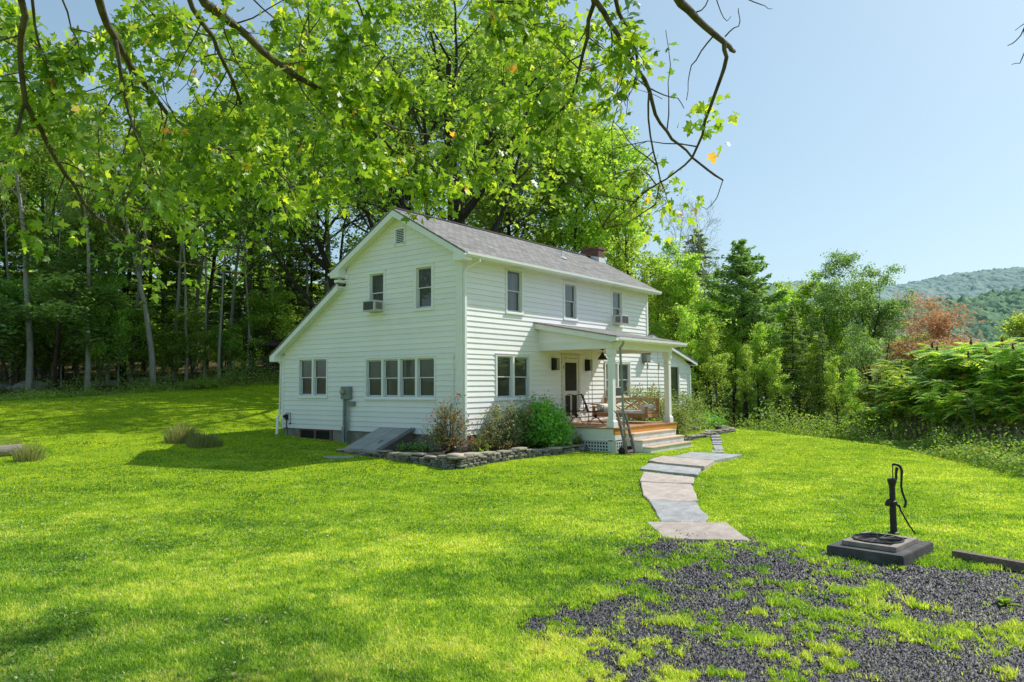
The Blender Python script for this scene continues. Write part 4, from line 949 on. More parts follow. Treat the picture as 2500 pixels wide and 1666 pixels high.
for i, (x, y) in enumerate(((1751, 1078), (1748, 1071), (1746, 1064), (1742, 1057), (1732, 1051))):
    lab = ['stepping stone fourth from the long pale flagstone', 'stepping stone fifth from the long pale flagstone', 'stepping stone sixth from the long pale flagstone', 'stepping stone next to last before the stones at the house corner', 'farthest stepping stone by the low stones at the house corner'][i]
    flat('stepping_stone', [(x-12, y-1.8), (x+11, y-2), (x+13, y+1.8), (x-10, y+2)], None, .06, MT['slabgrey'], lab, 'stepping stones round the porch', 1, 'stepping stone')
flat('flat_stone', [(782, 1112), (805, 1107), (866, 1110), (862, 1117), (800, 1119)], -.47, .06, MT['slabgrey'], 'flat grey stone in the grass in front of the cellar bulkhead', None, 2, 'stone')
t = thing('edging_wall', (8.6, -2.6, -.6), 'low row of flat fieldstones edging the flower bed beyond the steps', 'stone wall')
mb = MB(); cb_ = MB(); drywall([(7.9, -2.5), (9.6, -2.7), (12.2, -2.9), (13.2, -2.0)], [.06, .10, .10, .10], .35, mb, cb_); mb.build('stonework', MT['wallstone'], t); cb_.build('capstones', MT['capstone'], t)

# ---------------------------------------------------------------- hand pump
S0 = [onz(a, b, -.53) for a, b in ((2028, 1327), (2197, 1362), (2271, 1330), (2110, 1297))]
SC = sum(S0)/4; ux = S0[3]-S0[0]; ux[2] = 0; Lx = np.linalg.norm(ux); ux /= Lx; uy = np.array([-ux[1], ux[0], 0.]);
if (S0[1]-S0[0])@uy < 0: uy = -uy
Ly = abs((S0[1]-S0[0])@uy); Lx = max(Lx, (S0[2]-S0[1])@ux)
def PP(a, b, z): p = SC+ux*a+uy*b; return np.array([p[0], p[1], z])
def pbox(mb, a0, a1, b0, b1, z0, z1): mb.hexa([PP(a0, b0, z0), PP(a1, b0, z0), PP(a1, b1, z0), PP(a0, b1, z0), PP(a0, b0, z1), PP(a1, b0, z1), PP(a1, b1, z1), PP(a0, b1, z1)])
ZT = -.53
t = thing('pump_plinth', (SC[0], SC[1], -.7), 'black painted concrete slab with a wooden frame under the hand pump', 'plinth')
w = MB(); pbox(w, -Lx/2, Lx/2, -Ly/2, Ly/2, -.80, ZT); w.build('slab', MT['slabblack'], t, bevel=.008)
fx, fy = Lx*.36, Ly*.36
w = MB(); pbox(w, -fx, fx, -fy, -fy+.09, ZT+.001, ZT+.055); pbox(w, -fx, fx, fy-.09, fy, ZT+.001, ZT+.055); pbox(w, -fx, -fx+.09, -fy+.09, fy-.09, ZT+.001, ZT+.054); pbox(w, fx-.09, fx, -fy+.09, fy-.09, ZT+.001, ZT+.054); w.build('wood_frame', MT['slabframe'], t, bevel=.004)
w = MB(); pbox(w, -fx+.09, fx-.09, -fy+.09, fy-.09, ZT+.001, ZT+.012); w.build('drain', MT['darkvoid'], t)
GC = PP(-.02, -.02, ZT+.062)
w = MB()
rr = min(fx, fy)-.03
w.tube([GC+np.array([rr*math.cos(a), rr*math.sin(a), 0]) for a in np.linspace(0, 2*math.pi, 33)], .010, 6)
for k in range(16):
    a = k*math.pi/8; w.tube([GC+np.array([.03*math.cos(a), .03*math.sin(a), 0]), GC+np.array([rr*math.cos(a+.25), rr*math.sin(a+.25), 0])], .005, 4)
o = w.build('iron_grate', MT['pumpiron'], None, org=GC); tag(o, 'round black iron grate with radiating spokes lying on the pump plinth', 'grate')
B = onz(2182, 1303, ZT); B = np.array([B[0], B[1], ZT])
rr_ = rt.copy(); rr_[2] = 0; rr_ /= np.linalg.norm(rr_); back = np.array([FD[0], FD[1], 0])
H = .83
t = thing('hand_pump', tuple(B), 'black cast iron hand pump with curved handle and diagonal brace', 'pump')
def L3(a, z, b=0): return B+rr_*a+back*b+np.array([0, 0, z])
w = MB(); w.lathe(B, [(.07, 0), (.07, .015), (.042, .025), (.038, .36), (.036, .36), (.036, .60), (.042, .61), (.05, .645), (.055, .655), (.055, .69), (.03, .70)], 20); w.lathe(B+np.array([0, 0, .385]), [(.04, -.03), (.055, -.02), (.058, .02), (.04, .035)], 20); w.build('barrel', MT['pumpiron'], t, smooth=False)
w = MB(); w.tube([L3(-.02, .41), L3(-.06, .405, -.02), L3(-.085, .38, -.03), L3(-.092, .355, -.03)], [.034, .034, .028, .026], 12); w.build('spout', MT['pumpiron'], t, smooth=True)
w = MB(); w.tube([L3(.035, .65), L3(.055, .70), L3(.058, .76), L3(.066, .81), L3(.075, .835)], [.018, .017, .016, .018, .022], 8); w.build('fulcrum_arm', MT['pumpiron'], t, smooth=True)
w = MB(); w.tube([L3(.012, .865), L3(.03, .875), L3(.075, .872), L3(.115, .845), L3(.132, .79), L3(.125, .70), L3(.118, .60), L3(.128, .52), L3(.15, .455), L3(.168, .41), L3(.165, .365), L3(.150, .335), L3(.138, .335)], [.012, .016, .019, .018, .017, .015, .014, .014, .014, .015, .016, .017, .013], 10); w.build('pump_handle', MT['pumpiron'], t, smooth=True)
w = MB(); w.tube([L3(.016, .868), L3(.014, .69)], .007, 6); w.build('piston_rod', MT['pumpiron'], t)
w = MB(); w.tube([L3(.045, .37), L3(.085, .345)], [.014, .018], 8); w.tube([L3(.083, .35), L3(.10, .29), L3(.19, .12), L3(.30, -.015, .05)], [.014, .012, .011, .010], 8); w.build('brace', MT['pumpiron'], t, smooth=True)
# timber at the right
a = onz(2330, 1357, -.63); b = onz(2520, 1392, -.64); dv_ = (b-a)/np.linalg.norm(b-a); b = a+dv_*3.4
w = MB(); w.bar((a[0], a[1], -.62), (b[0], b[1], -.64), .13, .11); o = w.build('landscape_timber', MT['timber'], None, bevel=.008, org=(a[0], a[1], -.66)); tag(o, 'weathered timber edging the gravel at the right', 'timber')

# ---------------------------------------------------------------- gravel chips
n = 210000
u_ = rng.uniform(1/13.5, 1/4.3, n); dd = 1/u_; ss = dd*rng.uniform(-.08, .86, n)
x = CAM[0]+FD[0]*dd+RD[0]*ss; y = CAM[1]+FD[1]*dd+RD[1]*ss
g = gravel_amt(x, y); k = rng.random(n) < np.clip(g*1.6+.12*(g > 0), 0, 1)*.95; x, y, dd = x[k], y[k], dd[k]
n = len(x); z = gzz(x, y)
tet = np.array([[1, 0, -.4], [-.5, .8, -.35], [-.6, -.75, -.4], [.1, -.05, .75], [-.25, .2, .55]])
siz = rng.uniform(.007, .019, n)*(1+.03*dd)
an = rng.uniform(0, 6.28, n); P = np.repeat(tet[None], n, 0)+rng.normal(0, .18, (n, 5, 3)); P = P*siz[:, None, None]*np.stack([rng.uniform(.8, 1.4, n), rng.uniform(.6, 1, n), rng.uniform(.4, .9, n)], -1)[:, None]
tl = rng.normal(0, .35, (n, 2)); P[:, :, 2] += P[:, :, 0]*tl[:, :1]+P[:, :, 1]*tl[:, 1:]
ca, sa = np.cos(an)[:, None], np.sin(an)[:, None]; Px = P[:, :, 0]*ca-P[:, :, 1]*sa; Py = P[:, :, 0]*sa+P[:, :, 1]*ca
V = np.stack([Px+x[:, None], Py+y[:, None], P[:, :, 2]+z[:, None]+.004], -1).reshape(-1, 3)
fb = np.array([[0, 1, 4], [0, 4, 3], [1, 2, 4], [2, 3, 4], [2, 0, 3]]); Fq = (np.arange(n)[:, None, None]*5+fb[None]).reshape(-1, 3)
o = rawmesh('gravel', V, Fq, MT['gravel'], attrs={'tint': np.repeat(rng.random(n)**2.0, 5)}); tag(o, 'dark slate gravel of the driveway with grass growing through', 'gravel', kind='stuff')

# ---------------------------------------------------------------- grass
def blades(x, y, z, h, wd, lean, tintv, name, mat, dirs=None):
    n = len(x); a = rng.uniform(0, 6.283, n); b = rng.uniform(0, 6.283, n)
    wx = np.cos(a)*wd/2; wy = np.sin(a)*wd/2; lx = np.cos(b)*lean*h; ly = np.sin(b)*lean*h
    V = np.empty((n, 5, 3))
    V[:, 0] = np.stack([x-wx, y-wy, z-.004], -1); V[:, 1] = np.stack([x+wx, y+wy, z-.004], -1)
    V[:, 2] = np.stack([x+wx*.7+lx*.35, y+wy*.7+ly*.35, z+h*.6], -1); V[:, 3] = np.stack([x-wx*.7+lx*.35, y-wy*.7+ly*.35, z+h*.6], -1)
    V[:, 4] = np.stack([x+lx, y+ly, z+h*np.sqrt(np.maximum(.15, 1-lean**2*.5))], -1)
    base = np.arange(n)[:, None]*5
    q = base+np.array([[0, 1, 2, 3]]); t3 = base+np.array([[3, 2, 4]])
    return rawmesh(name, V.reshape(-1, 3), [q, t3], mat, attrs={'tint': np.repeat(tintv, 5)})
n = 640000
u_ = rng.uniform(1/43, 1/4.4, n); dd = 1/u_; ss = dd*rng.uniform(-.76, .78, n)
x = CAM[0]+FD[0]*dd+RD[0]*ss; y = CAM[1]+FD[1]*dd+RD[1]*ss
keep = np.ones(n, bool)
for pl in (HOUSEP, PORCHP, BULKP, BED): keep &= ~inpoly(x, y, pl)
for pl in STONES: keep &= ~inpoly(x, y, pl)
slabp = [tuple(PP(a, b, 0)[:2]) for a, b in ((-Lx/2, -Ly/2), (Lx/2, -Ly/2), (Lx/2, Ly/2), (-Lx/2, Ly/2))]; keep &= ~inpoly(x, y, slabp)
nearm = dd < 14; g = np.zeros(n); g[nearm] = gravel_amt(x[nearm], y[nearm]); keep &= rng.random(n) > np.clip(g*1.45, 0, .985)
w_ = woods_amt(x, y); keep &= rng.random(n) > w_*.8
x, y, dd, g, w_, ss = x[keep], y[keep], dd[keep], g[keep], w_[keep], ss[keep]; n = len(x); z = gzz(x, y)
# mown lawn: short; the rough near the drive is longer, yellower, coarser
nz1 = fbm(x*.55, y*.55, 41, 4); nz2 = fbm(x*2.4, y*2.4, 42, 4); nz3 = fbm(x*7, y*7, 43, 3)
rough = np.clip((12.0-dd)/4.5, 0, 1)*np.clip(.65+.12*ss, .4, 1)
h = rng.uniform(.014, .036, n)*(1+1.3*rough*nz2*1.6)*(1+.5*(nz3-.5)); h = h*np.where(dd > 14, 1.1, 1)*(1-.55*np.clip(g*1.5, 0, 1))
wd = np.maximum(.0040, .00125*dd)*rng.uniform(.7, 1.4, n)*(1+.3*rough)
tv = .40+(nz1-.5)*1.25+(nz2-.5)*1.0+(nz3-.5)*.6+rng.normal(0, .13, n)+.16*rough+.10*np.clip(ss/6, -1, 1)+.10*g
tv = np.clip(tv, 0, .93); br_ = rng.random(n) < (.02+.10*(nz2 > .66)+.22*((nz1 > .60) & (nz3 > .55) & (dd < 12))+.25*np.clip((7.2-dd)/2, 0, 1)*(nz2 > .55)); tv[br_] = rng.uniform(.95, 1, br_.sum())
o = blades(x, y, z, h, wd, rng.uniform(.15, .95, n), tv, 'lawn_grass', MT['grass']); tag(o, 'mown green grass covering the lawn', 'grass', kind='stuff')
# clover and small broad leaves low in the turf
m = 70000; u_ = rng.uniform(1/16, 1/4.4, m); dd = 1/u_; ss = dd*rng.uniform(-.76, .78, m); x = CAM[0]+FD[0]*dd+RD[0]*ss; y = CAM[1]+FD[1]*dd+RD[1]*ss
nn = fbm(x*1.1, y*1.1, 88, 4); k = (rng.random(m) < np.clip((nn-.50)*6, .03, 1)); k[dd < 13.9] &= gravel_amt(x[k.nonzero()[0]] if 0 else x[dd < 13.9], y[dd < 13.9]) < .6
for pl in (HOUSEP, PORCHP, BULKP, BED, slabp)+tuple(STONES): k &= ~inpoly(x, y, pl)
x, y, dd = x[k], y[k], dd[k]; m = len(x); a = rng.uniform(0, 6.28, m); r_ = rng.uniform(.006, .014, m)*(1+.03*dd); z = gzz(x, y)+rng.uniform(.012, .032, m); tx = rng.normal(0, .35, (m, 2))
V = np.stack([np.stack([x+np.cos(a+q)*r_, y+np.sin(a+q)*r_, z+(np.cos(a+q)*tx[:, 0]+np.sin(a+q)*tx[:, 1])*r_], -1) for q in (0, 1.57, 3.14, 4.71)], 1)
o = rawmesh('clover', V.reshape(-1, 3), np.arange(m)[:, None]*4+np.array([[0, 1, 2, 3]]), MT['clover'], attrs={'tint': np.repeat(rng.random(m), 4)}); tag(o, 'clover and small broad leaves growing low in the lawn', 'clover', kind='stuff')
# coarse crabgrass sprigs on and around the drive
def sprigs(cx, cy, cz, name, mat, nb, hl, wd, tint_rng, lab, cat, kind='stuff', spread=.05):
    m = len(cx); X_ = np.repeat(cx, nb)+rng.normal(0, spread, m*nb); Y_ = np.repeat(cy, nb)+rng.normal(0, spread, m*nb); Z_ = np.repeat(cz, nb)
    o = blades(X_, Y_, Z_, rng.uniform(hl[0], hl[1], m*nb), np.full(m*nb, wd)*rng.uniform(.6, 1.3, m*nb), rng.uniform(.4, 1.3, m*nb), rng.uniform(tint_rng[0], tint_rng[1], m*nb), name, mat)
    tag(o, lab, cat, kind=kind); return o
m = 9000; u_ = rng.uniform(1/12.5, 1/4.6, m); dd = 1/u_; ss = dd*rng.uniform(-.5, .8, m); x = CAM[0]+FD[0]*dd+RD[0]*ss; y = CAM[1]+FD[1]*dd+RD[1]*ss
g = gravel_amt(x, y); nn = fbm(x*1.7, y*1.7, 77, 3); k = ((g < .85) & (nn > .47)) & (rng.random(m) < np.clip(.25+.13*ss, .1, 1)); 
for pl in STONES+[slabp]: k &= ~inpoly(x, y, pl)
x, y = x[k], y[k]
sprigs(x, y, gzz(x, y), 'crabgrass', MT['grass'], 9, (.03, .075), .008, (.55, .95), 'coarse yellow green crabgrass around the gravel', 'grass')

def clump(pxy, label, name='grass_clump', n=500, r=.35, hh=(.3, .75), mat='drygrass', z=None, d=None, tr=(0, 1), wd=.006):
    c = onground(*pxy)
    a = rng.uniform(0, 6.28, n); q = rng.uniform(0, 1, n)**.7*r; x = c[0]+np.cos(a)*q; y = c[1]+np.sin(a)*q; z = gzz(x, y)
    h = rng.uniform(hh[0], hh[1], n)*(1-.5*q/r)
    V = []; lean = rng.uniform(.1, .8, n); b = a+rng.normal(0, .6, n); wx = rng.normal(0, 1, n); wy = rng.normal(0, 1, n); l = np.hypot(wx, wy); wx = wx/l*wd/2; wy = wy/l*wd/2
    lx = np.cos(b)*lean*h; ly = np.sin(b)*lean*h
    V = np.empty((n, 7, 3)); F_ = []
    for i, (f_, k_, w0) in enumerate(((0, 0, 1), (.45, .15, .9), (.8, .5, .6))):
        V[:, 2*i] = np.stack([x-wx*w0+lx*k_, y-wy*w0+ly*k_, z+h*f_], -1); V[:, 2*i+1] = np.stack([x+wx*w0+lx*k_, y+wy*w0+ly*k_, z+h*f_], -1)
    V[:, 6] = np.stack([x+lx, y+ly, z+h*(1-.25*lean)], -1)
    base = np.arange(n)[:, None]*7
    q4 = np.concatenate([base+np.array([[0, 1, 3, 2]]), base+np.array([[2, 3, 5, 4]])]); t3 = base+np.array([[4, 5, 6]])
    o = rawmesh(name, V.reshape(-1, 3), [q4, t3], MT[mat], attrs={'tint': np.repeat(rng.uniform(tr[0], tr[1], n), 7)}, org=c); tag(o, label, 'grass clump'); return c
clump((445, 1080), 'tall dry grass clump left of the grey stone in the lawn', r=.5, n=800, wd=.012, hh=(.25, .85)); clump((500, 1090), 'darker grass clump right of the grey stone in the lawn', r=.5, n=800, tr=(0, .8), wd=.012, hh=(.2, .6))
clump((72, 1125), 'wispy tuft of dry grass at the end of the log', r=.35, n=380, hh=(.25, .75), wd=.010); clump((18, 1105), 'thin pale grass stalks growing behind the log', r=.3, n=110, hh=(.3, .8), wd=.008)

def rock(px, py, w_, h_, label, group=None, dpt=None, name='rock', emb=.25):
    c = onground(px, py) if dpt is None else gxy(px, dpt)
    import bmesh
    bm = bmesh.new(); bmesh.ops.create_icosphere(bm, subdivisions=3, radius=1)
    sd_ = random.randint(0, 999)
    for v in bm.verts:
        p = v.co; k = 1+.5*(float(fbm(np.array([p.x*1.1+5+p.z]), np.array([p.y*1.1+9-p.z*.7]), sd_, 3)[0])-.5)
        q = p*k; v.co = (c[0]+q.x*w_/2, c[1]+q.y*w_*.42, c[2]+(q.z+1-2*emb)*h_/2)
    V = np.array([v.co for v in bm.verts]); Fq = np.array([[v.index for v in f.verts] for f in bm.faces]); bm.free()
    o = rawmesh(name, V, Fq, MT['rock'], smooth=True, org=c, attrs={'tint': np.full(len(V), random.random())}); tag(o, label, 'rock', group); return o
rock(480, 1076, .55, .30, 'grey stone between the two grass clumps in the lawn')
rock(75, 953, 1.6, .75, 'large pale boulder at the wood edge at the far left', emb=.3)
rock(5, 950, 1.2, .45, 'flat rock cut by the left frame edge at the wood edge', emb=.3); rock(28, 951, .5, .25, 'small stone beside the large pale boulder')
for i, (a, b, s_) in enumerate(((227, 945, .6), (245, 943, .7), (258, 941, .65), (275, 940, .7), (325, 934, .7), (352, 932, .6), (408, 929, .8))):
    rock(a, b, s_, .38, ['leftmost of the small rocks in the row at the wood edge', 'second rock from the left in the row at the wood edge', 'third rock from the left in the row at the wood edge', 'pale round rock ending the close group at the wood edge', 'rock standing alone right of the close group at the wood edge', 'brownish low rock before the leaning tree', 'rock at the wood edge right of the leaning tree'][i], 'rocks along the wood edge')
rock(1690, 1050, .8, .22, 'flat rock at the end of the edging stones', emb=.2)
# log
a = onground(-60, 1118); b = onground(57, 1112); t = thing('log', tuple((a+b)/2), 'weathered grey log lying in the lawn at the left edge', 'log')
w = MB(); ax_ = (b-a)/np.linalg.norm(b-a); pts = [a+(b-a)*f_+np.array([0, 0, .14+.01*math.sin(f_*9)]) for f_ in np.linspace(0, 1, 9)]; w.tube(pts, [.17, .165, .17, .16, .165, .16, .15, .155, .145], 18); w.build('bark', MT['log'], t)
w = MB(); w.lathe((0, 0, 0), [(.13, 0), (.05, .004)], 18, ax=0); w.v = [tuple(pts[-1]+ax_*(.004+v[0])+np.array([-ax_[1], ax_[0], 0])*v[1]+np.array([0, 0, v[2]])) for v in w.v]; w.build('cut_end', MT['capstone'], t)
# broadleaf weed on the gravel and fallen leaves
def leafy(c, n, ln, wd, mat, name, label, cat, upb=.5, tr=(0, 1)):
    V = []; Fq = []; T = []
    for i in range(n):
        a = random.uniform(0, 6.28); el = random.uniform(.15, 1.2)*upb; l = ln*random.uniform(.6, 1); d_ = np.array([math.cos(a)*math.cos(el), math.sin(a)*math.cos(el), math.sin(el)]); s_ = np.array([-math.sin(a), math.cos(a), 0])
        b0 = len(V)
        for f_, ww in ((0, .1), (.35, .9), (.7, .8), (1, .05)):
            p = np.array(c)+d_*l*f_+np.array([0, 0, -.25*l*f_*f_]); V += [p-s_*wd/2*ww+np.array([0, 0, .15*wd*ww]), p, p+s_*wd/2*ww+np.array([0, 0, .15*wd*ww])]
        for k in range(3):
            for j in range(2): Fq.append([b0+3*k+j, b0+3*k+j+1, b0+3*k+j+4, b0+3*k+j+3])
        T += [random.uniform(*tr)]*12
    o = rawmesh(name, np.array(V), np.array(Fq), MT[mat], attrs={'tint': T}, org=c); tag(o, label, cat); return o
leafy(onground(2452, 1478), 11, .17, .07, 'lime', 'broadleaf_weed', 'bright lime broadleaf weed growing alone in the gravel', 'weed', .9)
leafy(onground(2205, 1392), 10, .10, .035, 'lime', 'weed', 'small leafy weed at the gravel edge in front of the pump slab', 'weed', .8)
leafy((-.62, -1.25, -.40), 9, .28, .07, 'lime', 'garden_weed', 'pale lime leaved plant behind the corner of the garden wall', 'plant', 1.1)
for i, (a, b, lab) in enumerate(((250, 1460, 'orange fallen leaf alone in the grass at the left'), (485, 1483, 'orange fallen leaf in the middle of the near grass'), (572, 1652, 'pinkish fallen leaf at the bottom of the picture'), (1748, 1537, 'small brown fallen leaf on the gravel'), (1830, 1424, 'reddish fallen leaf in the patchy gravel'))):
    c = onground(a, b, .03); w = MB(); q = .028; an_ = random.uniform(0, 6)
    w.add([c+np.array([q*math.cos(an_+k*1.2566)*(1 if k % 2 else .7), q*math.sin(an_+k*1.2566), .006*k]) for k in range(5)], [(0, 1, 2), (0, 2, 3), (0, 3, 4)], .99)
    o = w.build('fallen_leaf', MT['orange'], None, org=c); tag(o, lab, 'leaf', 'fallen leaves')
# ================================================================ VEGETATION
def unit(v): return v/(np.linalg.norm(v, axis=-1, keepdims=True)+1e-9)
def leafquads(C, size, aspect=.55, upbias=.6, along=None, flat=None):
    n = len(C); nrm = rng.normal(0, 1, (n, 3)); nrm[:, 2] = np.abs(nrm[:, 2])+upbias; nrm = unit(nrm)
    if along is None: a = rng.normal(0, 1, (n, 3))
    else: a = along+rng.normal(0, .35, (n, 3))
    a = unit(a-nrm*(a*nrm).sum(-1, keepdims=True)); b = np.cross(nrm, a)
    s = (size*rng.uniform(.6, 1.25, n))[:, None]
    V = np.stack([C-a*s*.5, C+b*s*aspect*.5+nrm*s*.06, C+a*s*.5-nrm*s*.10, C-b*s*aspect*.5+nrm*s*.06], 1)
    Fq = np.arange(n)[:, None]*4+np.array([[0, 1, 2, 3]])
    return V.reshape(-1, 3), Fq
def grow(mb, p, d, L, r0, lev, maxlev, P, tips):
    n = max(3, int(L/P['seg'])); pts = [p.copy()]; d = d/np.linalg.norm(d); rad = [r0]
    for i in range(n):
        d = d+rng.normal(0, P['wob'][min(lev, len(P['wob'])-1)], 3)+np.array([0, 0, P['up'][min(lev, len(P['up'])-1)]]); d = d/np.linalg.norm(d)
        p = p+d*L/n; pts.append(p.copy()); rad.append(max(.006, r0*(1-(i+1)/n*P['tap'][min(lev, len(P['tap'])-1)])))
    sides = 8 if lev == 0 else (6 if lev == 1 else 4)
    if r0 > P.get('minr', .012): mb.tube(pts, rad, sides, cap=False)
    if lev >= maxlev:
        for i in range(1, len(pts)): tips.append((pts[i], unit(pts[i]-pts[i-1])))
        return
    nb = P['nb'][min(lev, len(P['nb'])-1)]; lo = P['lo'][min(lev, len(P['lo'])-1)]
    for k in range(nb):
        f = lo+(1-lo)*(k+rng.uniform(0, .9))/nb; f = min(f, .99); j = f*(len(pts)-1); i = int(j); q = pts[i]+(pts[min(i+1, len(pts)-1)]-pts[i])*(j-i)
        dd_ = unit(pts[min(i+1, len(pts)-1)]-pts[i] if i < len(pts)-1 else pts[i]-pts[i-1])
        a = rng.uniform(0, 6.283) if lev else (k*2.4+rng.uniform(-.5, .5)); x_ = np.cross(dd_, [0, 0, 1.]) if abs(dd_[2]) < .95 else np.array([1., 0, 0]); x_ = unit(x_); y_ = np.cross(dd_, x_)
        sp = P['ang'][min(lev, len(P['ang'])-1)]*rng.uniform(.75, 1.25); nd = dd_*math.cos(sp)+(x_*math.cos(a)+y_*math.sin(a))*math.sin(sp)
        ll = L*P['len'][min(lev, len(P['len'])-1)]*rng.uniform(.7, 1.15)*(P['prof'](f) if lev == 0 else (1.1-.5*f))
        grow(mb, q, nd, ll, max(rad[min(i, len(rad)-1)]*P['rr']*rng.uniform(.7, 1.1), .007), lev+1, maxlev, P, tips)
    if lev > 0: tips.append((pts[-1], d))
ZERO = np.zeros(3)
def build_tree(name, label, cat, P, H, r0, lev, nleaf, lsize, leafm, barkm, sig=.35, group=None, aspect=.6, upb=.6, lean=(0, 0), seed=0, dens=1.0):
    global rng
    rng = np.random.default_rng(seed+100)
    t = thing(name, (0, 0, 0), label, cat, group)
    mb = MB(); tips = []
    grow(mb, np.array([0, 0, -.4]), np.array([lean[0], lean[1], 1.]), H*P.get('tr', .95), r0, 0, lev, P, tips)
    mb.build('trunk', MT[barkm], t, smooth=True)
    if nleaf:
        T = np.array([q[0] for q in tips]); k = rng.integers(0, len(T), nleaf)
        cl = rng.uniform(.5, 1.4, len(T))[k][:, None]
        C = T[k]+rng.normal(0, 1, (nleaf, 3))*np.array([sig, sig, sig*.55])*cl
        V, Fq = leafquads(C, lsize, aspect, upb)
        tt = np.clip(rng.uniform(0, 1, len(T))[k]*.55+rng.uniform(0, .45, nleaf), 0, 1)
        rawmesh('crown', V, Fq, MT[leafm], t, attrs={'tint': np.repeat(tt, 4)})
    t['H'] = float(np.percentile([q[0][2] for q in tips], 95)) if tips else H
    return t
PD = dict(seg=.9, wob=[.035, .12, .18, .22], up=[.02, .05, .02, .0], tap=[.8, .8, .8, .9], nb=[15, 6, 4, 3], lo=[.42, .25, .2, .2], ang=[.95, .8, .8, .8], len=[.30, .5, .5, .5], rr=.5, prof=lambda f: 1.25-.75*abs(f-.55)/.55*1.0)
PB = dict(seg=.8, wob=[.06, .12, .16, .2], up=[.0, .06, .02, -.01], tap=[.75, .8, .85, .9], nb=[9, 7, 5, 3], lo=[.22, .25, .2, .2], ang=[.85, .75, .8, .8], len=[.62, .55, .5, .5], rr=.62, prof=lambda f: 1.25-.6*f)
PS = dict(seg=.5, wob=[.08, .15, .2, .2], up=[.0, .05, .02, -.01], tap=[.8, .8, .85, .9], nb=[14, 5, 4, 3], lo=[.10, .2, .2, .2], ang=[1.0, .8, .8, .8], len=[.42, .5, .5, .5], rr=.5, prof=lambda f: 1.2-.75*f)
PT = dict(seg=.9, wob=[.04, .1, .14, .2], up=[.02, .10, .05, .02], tap=[.8, .8, .8, .9], nb=[17, 5, 4, 3], lo=[.26, .25, .2, .2], ang=[.6, .6, .7, .8], len=[.28, .5, .5, .5], rr=.5, prof=lambda f: 1.1-.55*f)
USED = set()
PROTO = {}
G1 = 'leafy trees of the wood behind the lawn'
PROTO['A'] = build_tree('broadleaf_tree', '', 'tree', PD, 17, .22, 3, 11000, .26, 'decid', 'barkbrown', .33, seed=1)
PROTO['A2'] = build_tree('broadleaf_tree', '', 'tree', PD, 18, .24, 3, 10000, .26, 'decid', 'barkgrey', .32, seed=2, lean=(.05, .02))
PROTO['Y'] = build_tree('broadleaf_tree', '', 'tree', PT, 14, .15, 3, 6800, .23, 'decidy', 'barkdark', .27, seed=3)
PROTO['Y2'] = build_tree('broadleaf_tree', '', 'tree', PS, 10, .12, 3, 6500, .20, 'decidy', 'barkdark', .28, seed=9)
PROTO['B'] = build_tree('spreading_tree', '', 'tree', PB, 17, .40, 4, 9500, .25, 'decid', 'barkdark', .28, seed=4)
PROTO['S'] = build_tree('understory_tree', '', 'tree', PS, 8, .10, 3, 11000, .20, 'decidb', 'barkbrown', .26, seed=5, upb=1.5)
PROTO['S2'] = build_tree('understory_tree', '', 'tree', PS, 7, .09, 3, 9000, .18, 'decid', 'barkbrown', .28, seed=6)
PROTO['O'] = build_tree('orange_tree', '', 'tree', PB, 11, .2, 4, 26000, .17, 'orange', 'barkbrown', .42, seed=7)
PROTO['G'] = build_tree('round_crowned_tree', '', 'tree', PB, 16, .26, 4, 34000, .24, 'decidb', 'barkdark', .36, seed=8)
PN = dict(PT); PN['nb'] = [14, 7, 5, 4]; PN['len'] = [.32, .55, .55, .5]; PN['minr'] = .004
PROTO['N'] = build_tree('bare_tree', '', 'tree', PN, 15, .13, 3, 300, .10, 'decid', 'barkgrey', .3, seed=10)
PROTO['K'] = build_tree('bare_tree', '', 'tree', dict(PT, nb=[9, 3, 2], lo=[.62, .3, .3]), 17, .20, 2, 2600, .17, 'decid', 'barkgrey', .5, seed=11)
